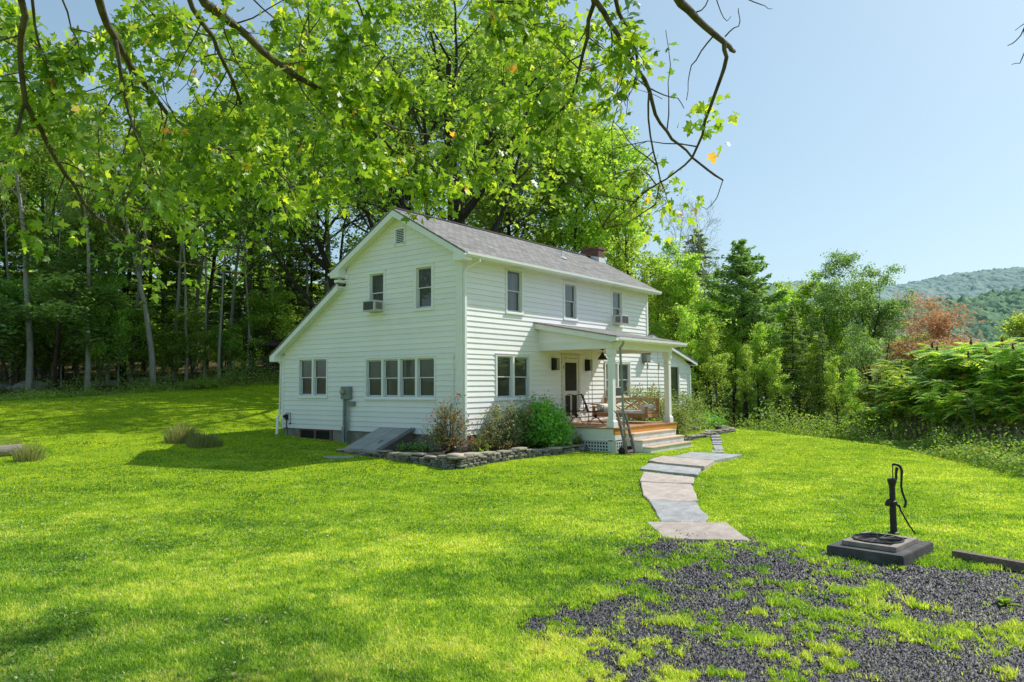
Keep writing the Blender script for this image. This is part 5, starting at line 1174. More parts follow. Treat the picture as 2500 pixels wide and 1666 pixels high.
def conifer(name, H, r0, nw, n0, kind, leafm, barkm, seed, base=.12, wmax=.30, droop=-.1, nb=6, size=.34, asp=.16, per=26):
    rg = np.random.default_rng(seed); t = thing(name, (0, 0, 0), '', 'tree')
    mb = MB(); bend = rg.normal(0, .15, 2)
    tp = [np.array([bend[0]*(f*f), bend[1]*(f*f), -.4+(H+.4)*f]) for f in np.linspace(0, 1, 14)]; mb.tube(tp, [r0*(1-.93*f) for f in np.linspace(0, 1, 14)], 8, cap=False)
    C = []; A = []; T = []
    for i in range(nw):
        f = base+(1-base)*(i+rg.uniform(0, .8))/nw; z = H*f
        g = (f-base)/(1-base); wdt = H*wmax*(min(1, g*3.2+.35))*(1-g)**.72+.15
        for k in range(nb):
            a = rg.uniform(0, 6.283); L = wdt*rg.uniform(.55, 1.15); p = np.array([bend[0]*f*f, bend[1]*f*f, z]); d = np.array([math.cos(a), math.sin(a), droop*1.0+.35*g+rg.uniform(-.1, .1)])
            pts = [p+d*L*s_+np.array([0, 0, (-.12 if kind == 'h' else .14)*L*s_*s_]) for s_ in (0, .35, .7, 1.0)]
            mb.tube(pts, [max(.008, r0*.22*(1-g*.7)*(1-s_*.85)) for s_ in (0, .35, .7, 1)], 4, cap=False)
            m = int(per*L/2+5)
            if rg.random() < .08*(1-g): m //= 6
            s_ = rg.uniform(.18, 1.02, m)**.8; q = p+d*L*s_[:, None]; q[:, 2] += (-.12 if kind == 'h' else .14)*L*s_*s_
            side = rg.normal(0, 1, m)*L*.20*(1.15-s_); q = q+np.array([-math.sin(a), math.cos(a), 0])*side[:, None]; q[:, 2] += rg.normal(0, .05 if kind == 'h' else .10, m)
            C.append(q); al = np.tile(d, (m, 1))*.8+np.array([-math.sin(a), math.cos(a), 0])*np.sign(side)[:, None]*.9; A.append(al); T.append(np.clip(rg.normal(.35+.35*rg.random(), .2, m), 0, 1))
    mb.build('trunk', MT[barkm], t, smooth=True)
    C = np.concatenate(C); A = np.concatenate(A); V, Fq = leafquads(C, size, asp, 1.6 if kind == 'h' else .4, A)
    rawmesh('crown', V, Fq, MT[leafm], t, attrs={'tint': np.repeat(np.concatenate(T), 4)})
    t['H'] = H; return t
PROTO['H'] = conifer('hemlock_tree', 15, .20, 46, 0, 'h', 'hemlock', 'barkdark', 21, .10, .26, -.12, 7, .34, .34, 30)
PROTO['H2'] = conifer('hemlock_tree', 12, .16, 40, 0, 'h', 'hemlock', 'barkdark', 22, .22, .27, -.05, 7, .34, .34, 28)
PROTO['P'] = conifer('pine_tree', 15, .17, 26, 0, 'p', 'pine', 'barkdark', 23, .46, .21, .10, 6, .42, .30, 62)
def place(key, px, depth, top, label, cat='tree', group=None, rz=None, sx=1.0, name=None, rxl=0):
    """set a tree so that it stands at the given bearing and distance with its tip at the given height in the photo"""
    b = gxy(px, depth); zt = at(px, top, depth)[2]; s = (zt-b[2])/PROTO[key]['H']
    if rz is None: rz = random.uniform(0, 6.28)
    if key in USED: r = dup(PROTO[key], b, rz, (s*sx, s*sx, s))
    else:
        r = PROTO[key]; USED.add(key); r.location = [float(v) for v in b]; r.rotation_euler = (0, 0, rz); r.scale = (s*sx, s*sx, s)
    tag(r, label, cat, group)
    return r
# --- distinct trees of the left wood edge
place('K', 72, 38.5, 215, 'tall straight grey trunk with forked top at the far left of the wood edge')
place('K', 213, 38.5, 330, 'thin pale grey trunked tree with a broken scar at the wood edge', rz=1.0)
place('A2', 377, 40, 270, 'large leaning grey trunked tree at the wood edge right of centre of the left wood', rz=2.2, sx=.9)
place('A', 592, 44, 300, 'dark trunked leafy tree behind the lawn just left of the house', rz=.5, sx=.9)
L_und = ['layered blue green understory tree beside the straight grey trunk', 'blue green understory tree at the left frame edge']
place('S', 125, 39.5, 560, L_und[0], sx=1.3); place('S', 20, 40, 640, L_und[1], sx=1.2)
place('S2', 245, 38.8, 680, 'small pale leafed sapling crown around the scarred trunk', sx=.6)
gH = 'dark hemlocks of the left wood'; lH = 'dark hemlock among the trunks of the wood at the left'
for px, d, top in ((-260, 42, 380), (-140, 44, 350), (-40, 46, 420), (150, 46, 520), (300, 46, 470), (430, 48, 520), (540, 46, 640), (620, 48, 580), (700, 46, 500), (210, 52, 500), (760, 50, 520), (60, 54, 480), (480, 56, 500)):
    place(random.choice(['H', 'H2']), px, d, top, lH, 'hemlock', gH, sx=random.uniform(1.0, 1.35))
lA = 'leafy tree of the wood rising behind the left lawn'
for px, d, top in ((-420, 40, 200), (-330, 50, 260), (-180, 48, 250), (-60, 50, 280), (30, 50, 300), (110, 49, 285), (180, 52, 330), (290, 50, 310), (350, 47, 360), (440, 52, 300), (500, 50, 340), (560, 52, 310), (650, 52, 200), (130, 60, 300), (-100, 62, 300), (400, 60, 300)):
    place(random.choice(['A', 'A2', 'Y', 'A']), px, d, top, lA, 'tree', G1, sx=random.uniform(.85, 1.15))
lK = 'slim straight trunk standing among the leafy trees of the left wood'; gK = 'slim trunks of the left wood'
for px, d, top in ((-60, 41, 300), (28, 42, 330), (118, 43, 350), (150, 41, 480), (190, 44, 320), (262, 42, 380), (290, 41, 520), (322, 43, 300), (425, 43, 300), (455, 42, 420), (500, 43, 330), (535, 42, 360), (560, 45, 300), (610, 43, 420), (655, 45, 260), (690, 46, 300), (745, 46, 330), (98, 46, 300), (240, 47, 300), (398, 48, 260), (475, 48, 280)):
    place('K', px, d, top, lK, 'tree', gK, sx=random.uniform(.5, .85))
for px, d, top in ((40, 41.5, 700), (180, 41, 760), (330, 42, 740), (470, 42.5, 770), (545, 43, 800), (640, 43, 720), (420, 42, 820), (95, 41, 790)):
    place('S2', px, d, top, 'bushy sapling in the shade at the front of the left wood', 'tree', 'saplings of the left wood', sx=1.2)
# --- behind the house
place('B', 1010, 36, -60, 'big dark limbed maple rising behind the gable peak', rz=.4, sx=.95)
place('B', 1130, 40, -30, 'big dark trunked maple rising behind the middle of the roof', rz=3.1)
place('B', 850, 40, 270, 'dark limbed spreading tree behind the low rear roof', rz=1.9, sx=.9)
place('A', 715, 47, 30, 'tall leafy tree left of the house beyond the lean roof', rz=2.9)
lC = 'leafy tree showing behind the roof of the house'; gC = 'trees behind the roof of the house'
for px, d, top, k in ((790, 50, 150, 'A2'), (930, 49, 140, 'Y'), (1080, 52, 60, 'A'), (1190, 48, 120, 'A2'), (1270, 46, 180, 'Y'), (1330, 49, 210, 'A'), (1390, 46, 300, 'Y'), (1440, 50, 290, 'A2'), (1500, 47, 330, 'Y'), (1230, 60, 200, 'A')):
    place(k, px, d, top, lC, 'tree', gC, sx=random.uniform(.95, 1.2))
place('Y', 1555, 44, 430, 'yellow green tree rising at the far end of the roof', sx=1.0)
# --- right of the house
place('N', 1648, 50, 500, 'bare tall tree, leftmost of the leafless ones beyond the house', sx=.8, rz=.3); place('N', 1690, 52, 520, 'bare tall tree just left of the dark spruce tip', sx=.85, rz=2); place('N', 1735, 50, 500, 'bare tall tree with drooping twigs, rightmost of the leafless ones', sx=.95, rz=4)
place('H2', 1700, 55, 560, 'dark blue conifer tip behind the bare trees', 'conifer', sx=1.0)
place('Y', 1640, 40, 660, 'yellow green leafy tree right against the far end of the house', sx=1.3); place('Y', 1705, 41, 640, 'yellow green tree between the bare trees and the pine', sx=1.2)
place('P', 1818, 43, 585, 'tall green pine with upswept branches standing above the other trees', 'pine', rz=1.2, sx=1.25)
place('Y', 1900, 44, 715, 'slender yellow green tree just right of the pine', sx=1.1); place('Y', 1970, 45, 705, 'slender pale green tree left of the big round crowned tree', sx=1.1)
place('H2', 1935, 39, 750, 'dark cedar like conifer low between the slender trees', 'conifer', sx=.9); place('H', 2010, 38, 790, 'thin dark hemlock at the lawn edge left of the round crowned tree', 'hemlock', sx=.6)
place('G', 2135, 42, 640, 'tall round crowned dark green tree standing above the right hand wood', rz=.8, sx=.95)
place('O', 2375, 42, 748, 'orange leaved tree in the right hand wood', sx=1.5); place('O', 2245, 46, 815, 'smaller rust tinged tree beside the orange one', sx=1.0)
place('Y2', 2500, 42, 745, 'bright yellow green tree at the right frame edge', sx=1.1)
lR = 'leafy yellow green tree filling the wood beyond the right lawn'; gR = 'trees of the wood beyond the right lawn'
for px, d, top, k in ((1610, 42, 690, 'Y2'), (1680, 38, 760, 'Y'), (1750, 38, 800, 'Y'), (1590, 44, 640, 'Y'), (1665, 46, 600, 'Y'), (1790, 42, 770, 'Y'), (1850, 44, 735, 'Y'), (1815, 38, 850, 'Y'), (1870, 40, 800, 'Y'), (1905, 37, 860, 'Y'), (1950, 40, 790, 'Y'), (2000, 38, 850, 'Y'), (2045, 36, 880, 'Y'), (1700, 42, 760, 'Y'), (1735, 40, 780, 'Y'), (1925, 46, 700, 'Y'), (2030, 46, 740, 'Y'), (2090, 50, 760, 'A'), (2240, 50, 830, 'Y'), (2280, 52, 840, 'Y'), (1790, 48, 740, 'Y'), (1870, 50, 725, 'A'), (1990, 46, 705, 'A'), (2060, 42, 850, 'Y'), (2090, 36, 910, 'Y'), (2230, 46, 860, 'Y'), (2290, 42, 870, 'Y2'), (2400, 46, 870, 'Y'), (2170, 36, 920, 'Y'), (2560, 42, 760, 'A'), (2700, 40, 760, 'Y'), (1720, 48, 700, 'A'), (1640, 50, 690, 'A'), (2030, 50, 800, 'Y'), (2450, 50, 850, 'A'), (2850, 38, 700, 'A'), (3050, 36, 650, 'A2'), (2320, 38, 880, 'S2')):
    place(k, px, d, top, lR, 'tree', gR, sx=random.uniform(.75, 1.1))
# --- trees right of the frame and left, mirrored by the window panes
lO = 'leafy tree standing outside the view beside the lawn'; gO = 'trees at the sides of the lawn'
for px, d, top, k in ((-900, 26, -100, 'A'), (-1500, 20, -300, 'A2'), (-2300, 18, -500, 'A'), (-700, 38, 100, 'Y')):
    place(k, px, d, top, lO, 'tree', gO)

# ---------------------------------------------------------------- far woods and hills
def ncloud(npts, sfun, name, mat, label, size):
    C = sfun(npts); V, Fq = leafquads(C, size, .8, .6); o = rawmesh(name, V, Fq, mat, attrs={'tint': np.repeat(rng.random(len(C)), 4)}); tag(o, label, 'woods', kind='stuff'); return o
rng = np.random.default_rng(55)
def farw(n):
    px = rng.uniform(-900, 1640, n); d = rng.uniform(60, 80, n); s = (px-1250)/F*d; x = CAM[0]+FD[0]*d+RD[0]*s; y = CAM[1]+FD[1]*d+RD[1]*s
    h = rng.uniform(0, 1, n)**.8*(5+4*fbm(px*.012, d*.2, 3, 3)); return np.stack([x, y, gz(x, y)+h], -1)
ncloud(22000, farw, 'far_woods', MT['decid'], 'dense dark woods seen between the trunks beyond the lawn', .95)
def farr(n):
    px = rng.uniform(1500, 3100, n); d = rng.uniform(56, 75, n); s = (px-1250)/F*d; x = CAM[0]+FD[0]*d+RD[0]*s; y = CAM[1]+FD[1]*d+RD[1]*s
    h = rng.uniform(0, 1, n)**.8*(9+3*fbm(px*.012, d*.2, 3, 3)); return np.stack([x, y, gz(x, y)+h], -1)
ncloud(24000, farr, 'valley_woods', MT['decidb'], 'green woods filling the valley beyond the right hand trees', .8)
def under(n):
    px = rng.uniform(-500, 3000, n*3); px = px[(px < 700) | (px > 1560)][:n]; m = len(px)
    e = np.interp(px, EDGE_PX, EDGE_D); d = e/np.sqrt(1+((px-1250)/F)**2)+np.where(rng.random(m) < .25, rng.uniform(0, 13, m), rng.gamma(1.3, 1.6, m))-.25; s = (px-1250)/F*d; x = CAM[0]+FD[0]*d+RD[0]*s; y = CAM[1]+FD[1]*d+RD[1]*s
    nn = fbm(x*.55, y*.55, 91, 3); h = rng.uniform(0, 1, m)**1.4*np.clip((nn-.36)*4.2, .08, 1.5)*np.clip((d-e*.9)*.3+.35, .3, 1.2); return np.stack([x, y, gz(x, y)+h], -1)
C = under(72000); V, Fq = leafquads(C, .105, .45, .7); o = rawmesh('undergrowth', V, Fq, MT['brush'], attrs={'tint': np.repeat(np.clip(rng.normal(.45, .28, len(C)), 0, 1), 4)}); tag(o, 'low leafy undergrowth along the edges of the woods', 'undergrowth', kind='stuff')

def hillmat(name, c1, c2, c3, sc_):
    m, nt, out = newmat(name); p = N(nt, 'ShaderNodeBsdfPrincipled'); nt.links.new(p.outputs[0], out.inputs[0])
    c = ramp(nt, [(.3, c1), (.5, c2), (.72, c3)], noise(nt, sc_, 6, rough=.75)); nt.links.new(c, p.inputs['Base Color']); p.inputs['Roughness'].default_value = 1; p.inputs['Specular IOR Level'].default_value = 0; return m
def hill(name, pxs, depth, tops, mat, canopy, rough_, depthw, sd_):
    """wooded ridge: a heightfield strip whose canopy is a lumpy surface"""
    nu, nv = 700, 110; U = np.linspace(pxs[0], pxs[-1], nu); T_ = np.interp(U, pxs, tops)
    V = np.empty((nv, nu, 3))
    for j in range(nv):
        f = j/(nv-1); d = depth-depthw*(1-f); s = (U-1250)/F*depth
        x = CAM[0]+FD[0]*d+RD[0]*s; y = CAM[1]+FD[1]*d+RD[1]*s
        zt = CAM[2]+(962-T_)/F*depth; zb = -12
        z = zb+(zt-zb)*math.sin(f*math.pi/2)**1.1
        lump = np.maximum(fbm(x/canopy, y/canopy, sd_, 2), fbm(x/canopy*1.3+9, y/canopy*1.3, sd_+5, 2))*rough_+(fbm(x/canopy*4, y/canopy*4, sd_+9, 2)-.5)*rough_*.6+np.maximum(0, vnoise(x/canopy*.9, y/canopy*.9, sd_+3)-.8)*rough_*1.6-rough_*.6
        V[j] = np.stack([x, y, z+lump], -1)
    idx = np.arange(nv*nu).reshape(nv, nu); Q = np.stack([idx[:-1, :-1].ravel(), idx[:-1, 1:].ravel(), idx[1:, 1:].ravel(), idx[1:, :-1].ravel()], -1)
    o = rawmesh(name, V.reshape(-1, 3), Q, mat, smooth=False); tag(o, kind='structure'); return V.reshape(-1, 3)
MT['hillfar'] = hillmat('wooded_hill_painted_haze', (.20, .29, .29), (.26, .36, .33), (.34, .44, .37), .09)  # aerial haze is painted into the ridge's pale bluish greens
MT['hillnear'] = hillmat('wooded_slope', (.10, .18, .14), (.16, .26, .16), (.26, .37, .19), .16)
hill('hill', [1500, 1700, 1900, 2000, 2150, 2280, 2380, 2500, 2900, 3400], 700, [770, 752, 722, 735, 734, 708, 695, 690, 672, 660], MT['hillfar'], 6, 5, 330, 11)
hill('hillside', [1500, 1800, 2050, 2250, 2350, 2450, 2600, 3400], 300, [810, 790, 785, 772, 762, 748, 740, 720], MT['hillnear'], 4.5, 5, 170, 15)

# ---------------------------------------------------------------- sumac thicket
def sumac(seed):
    rg = np.random.default_rng(seed); t = thing('sumac_shrub', (0, 0, 0), '', 'shrub'); mb = MB(); cone = []; V = []; T = []
    for k in range(9):
        a = rg.uniform(0, 6.28); sp = rg.uniform(.1, 1.15); H = rg.uniform(2.2, 3.5)
        p1 = np.array([math.cos(a)*sp*.3, math.sin(a)*sp*.3, 0]); p3 = np.array([math.cos(a)*sp*1.3, math.sin(a)*sp*1.3, H]); p2 = (p1+p3)/2+rg.normal(0, .15, 3)
        mb.tube([p1*.6-[0, 0, .3], p2, p3], [.045, .03, .018], 5, cap=False)
        for j in range(7):
            f = rg.uniform(.45, 1.0); q = p1+(p3-p1)*f; aa = rg.uniform(0, 6.28); tp = q+np.array([math.cos(aa)*rg.uniform(.25, .7), math.sin(aa)*rg.uniform(.25, .7), rg.uniform(.15, .6)])
            mb.tube([q, (q+tp)/2+[0, 0, -.03], tp], [.02, .015, .010], 4, cap=False)
            if rg.random() < .35: cone.append(MB()); cone[-1].tube([tp, tp+[.0, .0, .10], tp+[.01, .0, .22]], [.028, .034, .006], 6)
            nl = 14
            for l in range(nl):   # pinnate leaves radiating from the tip
                la = l*2.4+rg.uniform(-.3, .3); el = rg.uniform(-.35, .9); L = rg.uniform(.34, .52); tn = rg.random()
                d = np.array([math.cos(la)*math.cos(el), math.sin(la)*math.cos(el), math.sin(el)]); sd_ = np.array([-math.sin(la), math.cos(la), 0]); up_ = np.cross(d, sd_)*-1
                for m_ in range(6):
                    f_ = .18+.82*m_/5; c = tp+d*L*f_+np.array([0, 0, -.38*L*f_*f_]); ll = .19*(1-.4*abs(f_-.5)); wl = .078
                    for sg in (-1, 1):
                        dr = sd_*sg*.88+d*.35+np.array([0, 0, -.38]); dr = dr/np.linalg.norm(dr); wv = np.cross(dr, [0, 0, 1.]); wv = wv/(np.linalg.norm(wv)+1e-6)
                        V += [c, c+dr*ll*.45+wv*wl/2, c+dr*ll, c+dr*ll*.45-wv*wl/2]; T += [tn]*4
    mb.build('stems', MT['barkgrey'], t); [c_.build('seed_cone', MT['sumaccone'], t) for c_ in cone]
    V = np.array(V); n = len(V)//4; rawmesh('foliage', V, np.arange(n)[:, None]*4+np.array([[0, 1, 2, 3]]), MT['sumac'], t, attrs={'tint': np.clip(np.array(T)*1.05+rg.normal(0, .05, len(T)), 0, 1)})
    t['H'] = 3.7; return t
PROTO['U'] = sumac(31); PROTO['U2'] = sumac(32)
lab = ['sumac bush at the left tip of the thicket', 'sumac bush second from the left in the thicket']
gU = 'sumac bushes of the thicket at the right'; lU = 'sumac bush with drooping leaves and red cones in the thicket at the right'
for i, (px, d, top) in enumerate(((2140, 27, 985), (2190, 28.5, 930), (2250, 27, 905), (2310, 28.5, 860), (2370, 26, 870), (2430, 27, 840), (2490, 25, 845), (2550, 24, 850), (2290, 24.5, 960), (2400, 23.5, 930), (2470, 22.5, 935), (2610, 23, 850), (2350, 30, 850), (2450, 30, 835), (2700, 21, 830))):
    place('U' if i % 2 else 'U2', px, d, top, lab[i] if i < 2 else lU, 'shrub', gU, sx=1.25)
# small shrubs at the right lawn edge
def shrub(c, r, h, n, size, mat, label, name='shrub', cat='shrub', stems=True, ncl=40, flowers=None, group=None, asp=.5, sig=.13, shape=.5, upb=.4, stemm='twig', twigs=0):
    c = np.array(c, float); t = thing(name, tuple(c), label, cat, group)
    a = rng.uniform(0, 6.28, ncl); q = rng.uniform(0, 1, ncl)**shape; el = rng.uniform(0, 1, ncl)
    cen = np.stack([c[0]+np.cos(a)*q*r, c[1]+np.sin(a)*q*r, c[2]+h*(.15+.8*el*np.sqrt(np.clip(1.05-q*q, 0, 1)))], -1)
    mb = MB()
    for p in cen:
        m_ = c+(p-c)*np.array([.45, .45, .55])+rng.normal(0, .04, 3); mb.tube([c+(p-c)*np.array([.12, .12, 0])-[0, 0, .05], m_, p], [.010, .007, .004], 4, cap=False)
        for _ in range(twigs):
            e = p+rng.normal(0, 1, 3)*np.array([.1, .1, .12])+[0, 0, .10]; mb.tube([p-(p-m_)*.3, e], [.004, .0025], 3, cap=False)
    mb.build('stems', MT[stemm], t)
    k = rng.integers(0, ncl, n); C = cen[k]+rng.normal(0, sig, (n, 3)); C[:, 2] = np.maximum(C[:, 2], c[2]+.02)
    V, Fq = leafquads(C, size, asp, upb); rawmesh('foliage', V, Fq, MT[mat], t, attrs={'tint': np.repeat(np.clip(rng.random(ncl)[k]*.6+rng.uniform(0, .4, n), 0, 1), 4)})
    if flowers:
        fm_, cnt, fs, zone = flowers; order = np.argsort(-cen[:, 2])[:max(cnt*2, 6)]
        for _ in range(cnt):
            p = cen[random.choice(list(order))]+rng.normal(0, .07, 3)+[0, 0, .06]
            w = MB()
            for _k in range(zone):
                n_ = unit(rng.normal(0, 1, 3)); a_ = unit(np.cross(n_, [0, 0, 1.])); b_ = np.cross(n_, a_); pc = p+n_*fs*.3
                w.add([pc-a_*fs*.4, pc-b_*fs*.4, pc+a_*fs*.4+n_*fs*.2, pc+b_*fs*.4], [(0, 1, 2, 3)])
            w.build('flower', MT[fm_], t)
    return t
rng = np.random.default_rng(66)
def gp(px, depth): return gxy(px, depth)
for px, d, r, h, lab_ in ((2420, 20.6, 1.1, .8, 'grey green bramble bush at the right lawn edge under the sumacs'), (2330, 22.5, 1.0, .7, 'low bramble bush left of the grey green one at the right lawn edge'), (2510, 19.2, .7, .55, 'small yellowish bush at the right frame edge above the timber')):
    shrub(gp(px, d), r, h, 1500, .09, 'brush', lab_, 'bramble_bush', 'bush', ncl=60, sig=.14)
shrub(gxy(492, 37.5), .95, .55, 1500, .10, 'lime', 'isolated low light green bush on the lawn before the wood', 'low_bush', 'bush', ncl=60, sig=.12)
# --- garden plants round the porch and corner
shrub((-.95, -.45, -.42), .55, 1.62, 2100, .075, 'rose', 'leggy rose bush with red and bronze leaves in the bed at the shaded gable', 'rose_bush', ncl=64, sig=.10, flowers=('petalred', 9, .06, 5), shape=.6, twigs=2)
shrub((-.35, -1.05, -.42), .28, .70, 380, .05, 'rose', 'low reddish rose sprouting at the wall corner', 'rose_bush', ncl=26, sig=.06)
shrub((.45, -.6, -.42), .42, 1.15, 900, .065, 'rosegreen', 'sparse rose with pale dry leaves in front of the sunlit corner siding', 'rose_bush', ncl=40, sig=.08, twigs=2, flowers=('petalpink', 2, .05, 5))
shrub((1.1, -.6, -.42), .48, 1.50, 2000, .07, 'rosegreen', 'tall pale rose bush below the left of the big double window', 'rose_bush', ncl=52, sig=.09, twigs=2, flowers=('petalpink', 3, .05, 5))
shrub((1.85, -.65, -.42), .42, 1.60, 2200, .07, 'rosegreen', 'rose bush with a red bloom beside the dense green shrub', 'rose_bush', ncl=44, sig=.09, twigs=1, flowers=('petalred', 4, .055, 5))
shrub((2.5, -.98, -.42), .72, 1.36, 8500, .11, 'shrub', 'dense rounded dark green shrub left of the porch', 'green_shrub', ncl=120, sig=.13, shape=.42, asp=.4)
shrub((3.0, -.6, -.30), .52, 1.5, 2600, .06, 'garden', 'pale feathery plant rising behind the dense green shrub', 'feathery_plant', 'plant', ncl=50, sig=.08)
shrub((3.45, -1.5, -.45), .22, .52, 420, .045, 'garden', 'pale green flowering plant at the porch lattice', 'pale_plant', 'plant', ncl=26, sig=.05, flowers=('petalcream', 8, .04, 5))
shrub((.0, -.7, -.42), .20, .42, 260, .08, 'lime', 'lime green perennial at the foot of the corner board', 'perennial', 'plant', ncl=16, sig=.05)
shrub((-.6, 1.2, -.42), .5, .22, 700, .05, 'shrub', 'low green ground plants in the shaded bed beside the bulkhead', 'bed_plants', 'plant', ncl=40, sig=.06)
shrub((-.75, .55, -.40), .40, .95, 90, .05, 'garden', 'thin arching rose cane against the shaded gable', 'rose_cane', 'plant', ncl=12, sig=.09)
shrub((.6, -1.1, -.42), .35, .38, 380, .05, 'rose', 'low reddish brown perennial on the sunlit side of the corner', 'perennial', 'plant', ncl=22, sig=.05)
# beyond the porch
shrub((8.9, -.9, -.45), .8, 1.95, 4200, .085, 'garden', 'tall leafy flowering bush seen through the porch behind the swing', 'flowering_bush', ncl=80, sig=.12, flowers=('petalcream', 16, .07, 6))
shrub((10.1, -.9, -.45), .7, 1.85, 3200, .085, 'garden', 'leafy bush with pink blooms behind the far porch post', 'flowering_bush', ncl=60, sig=.12, flowers=('petalpink', 12, .07, 6))
shrub((9.0, -1.95, -.5), .7, 1.3, 3800, .08, 'garden', 'rounded bush just right of the far porch post by the steps', 'garden_bush', ncl=80, sig=.10)
shrub((11.6, -1.2, -.5), .85, 1.75, 3800, .085, 'garden', 'bush with cream and pink flower heads against the far siding', 'flowering_bush', ncl=70, sig=.12, flowers=('petalcream', 14, .08, 7))
shrub((13.2, -1.3, -.5), .9, .9, 2200, .07, 'shrub', 'low green planting at the far corner of the house', 'garden_bush', ncl=70, sig=.12)
shrub((7.95, -1.6, -.5), .45, .75, 900, .06, 'shrub', 'dark leafy plant under the swing end beyond the deck', 'garden_bush', ncl=36, sig=.09)

# ---------------------------------------------------------------- overhead maple
rng = np.random.default_rng(77); random.seed(77)
COV = np.array([[.9, .95, .95, .9, .4, .8, .75, .8, .95, .95, .95, .95, .95, .1], [.85, .85, .95, .9, .3, .75, .9, .85, .95, .95, .95, .95, .85, .0], [.7, .85, .5, .3, .45, .8, .9, .9, .8, .95, .9, .9, .15, .0],
                [.65, .75, .6, .5, .85, .9, .95, .95, .9, .7, .9, .75, .0, .0], [.6, .6, .75, .75, .85, .9, .9, .9, .9, .85, .55, .35, .05, .0], [.45, .45, .55, .8, .8, .8, .8, .7, .85, .6, .3, .3, .35, .1],
                [.5, .4, .4, .6, .55, .5, .5, .25, .35, .15, .05, .08, .45, .1], [.45, .4, .4, .45, .4, .3, .1, .0, .0, .0, .0, .0, .0, .0], [.1, .08, .1, .2, .2, .0, .0, .0, .0, .0, .0, .0, .0, .0]])
def cov(u, v):
    u = np.asarray(u, float); v = np.asarray(v, float)
    gx = np.clip(u/125-.5, 0, COV.shape[1]-1.001); gy = np.clip(v/80-.5, 0, COV.shape[0]-1.001)
    i = gy.astype(int); j = gx.astype(int); fx = gx-j; fy = gy-i
    c = COV[i, j]*(1-fx)*(1-fy)+COV[i, j+1]*fx*(1-fy)+COV[i+1, j]*(1-fx)*fy+COV[i+1, j+1]*fx*fy
    c = np.where(v < -20, .8, c); c = np.where((v < -20) & (u > 1650), 0, c); c = np.where(v > 735, 0, c); c = np.where((u > 1690) & (v > -20), 0, c); c = np.where(u < -20, .55*(v < 650), c)
    return c
maple = thing('maple_tree', tuple([CAM[0]-FD[0]*3.2+RD[0]*.6, CAM[1]-FD[1]*3.2+RD[1]*.6, -.62]), 'overhanging maple with bright green lobed leaves reaching over the view from above', 'maple tree')
TB = ORG[maple.name]
w = MB(); crotch = TB+np.array([0, 0, 5.2]); w.tube([TB-[0, 0, .3], TB+[0, 0, .4], TB+[.05, 0, 2.5], crotch], [.48, .36, .30, .27], 16); w.build('trunk', MT['barkgrey'], maple, smooth=True)
def P3(px, py, d): return at(px, py, d)
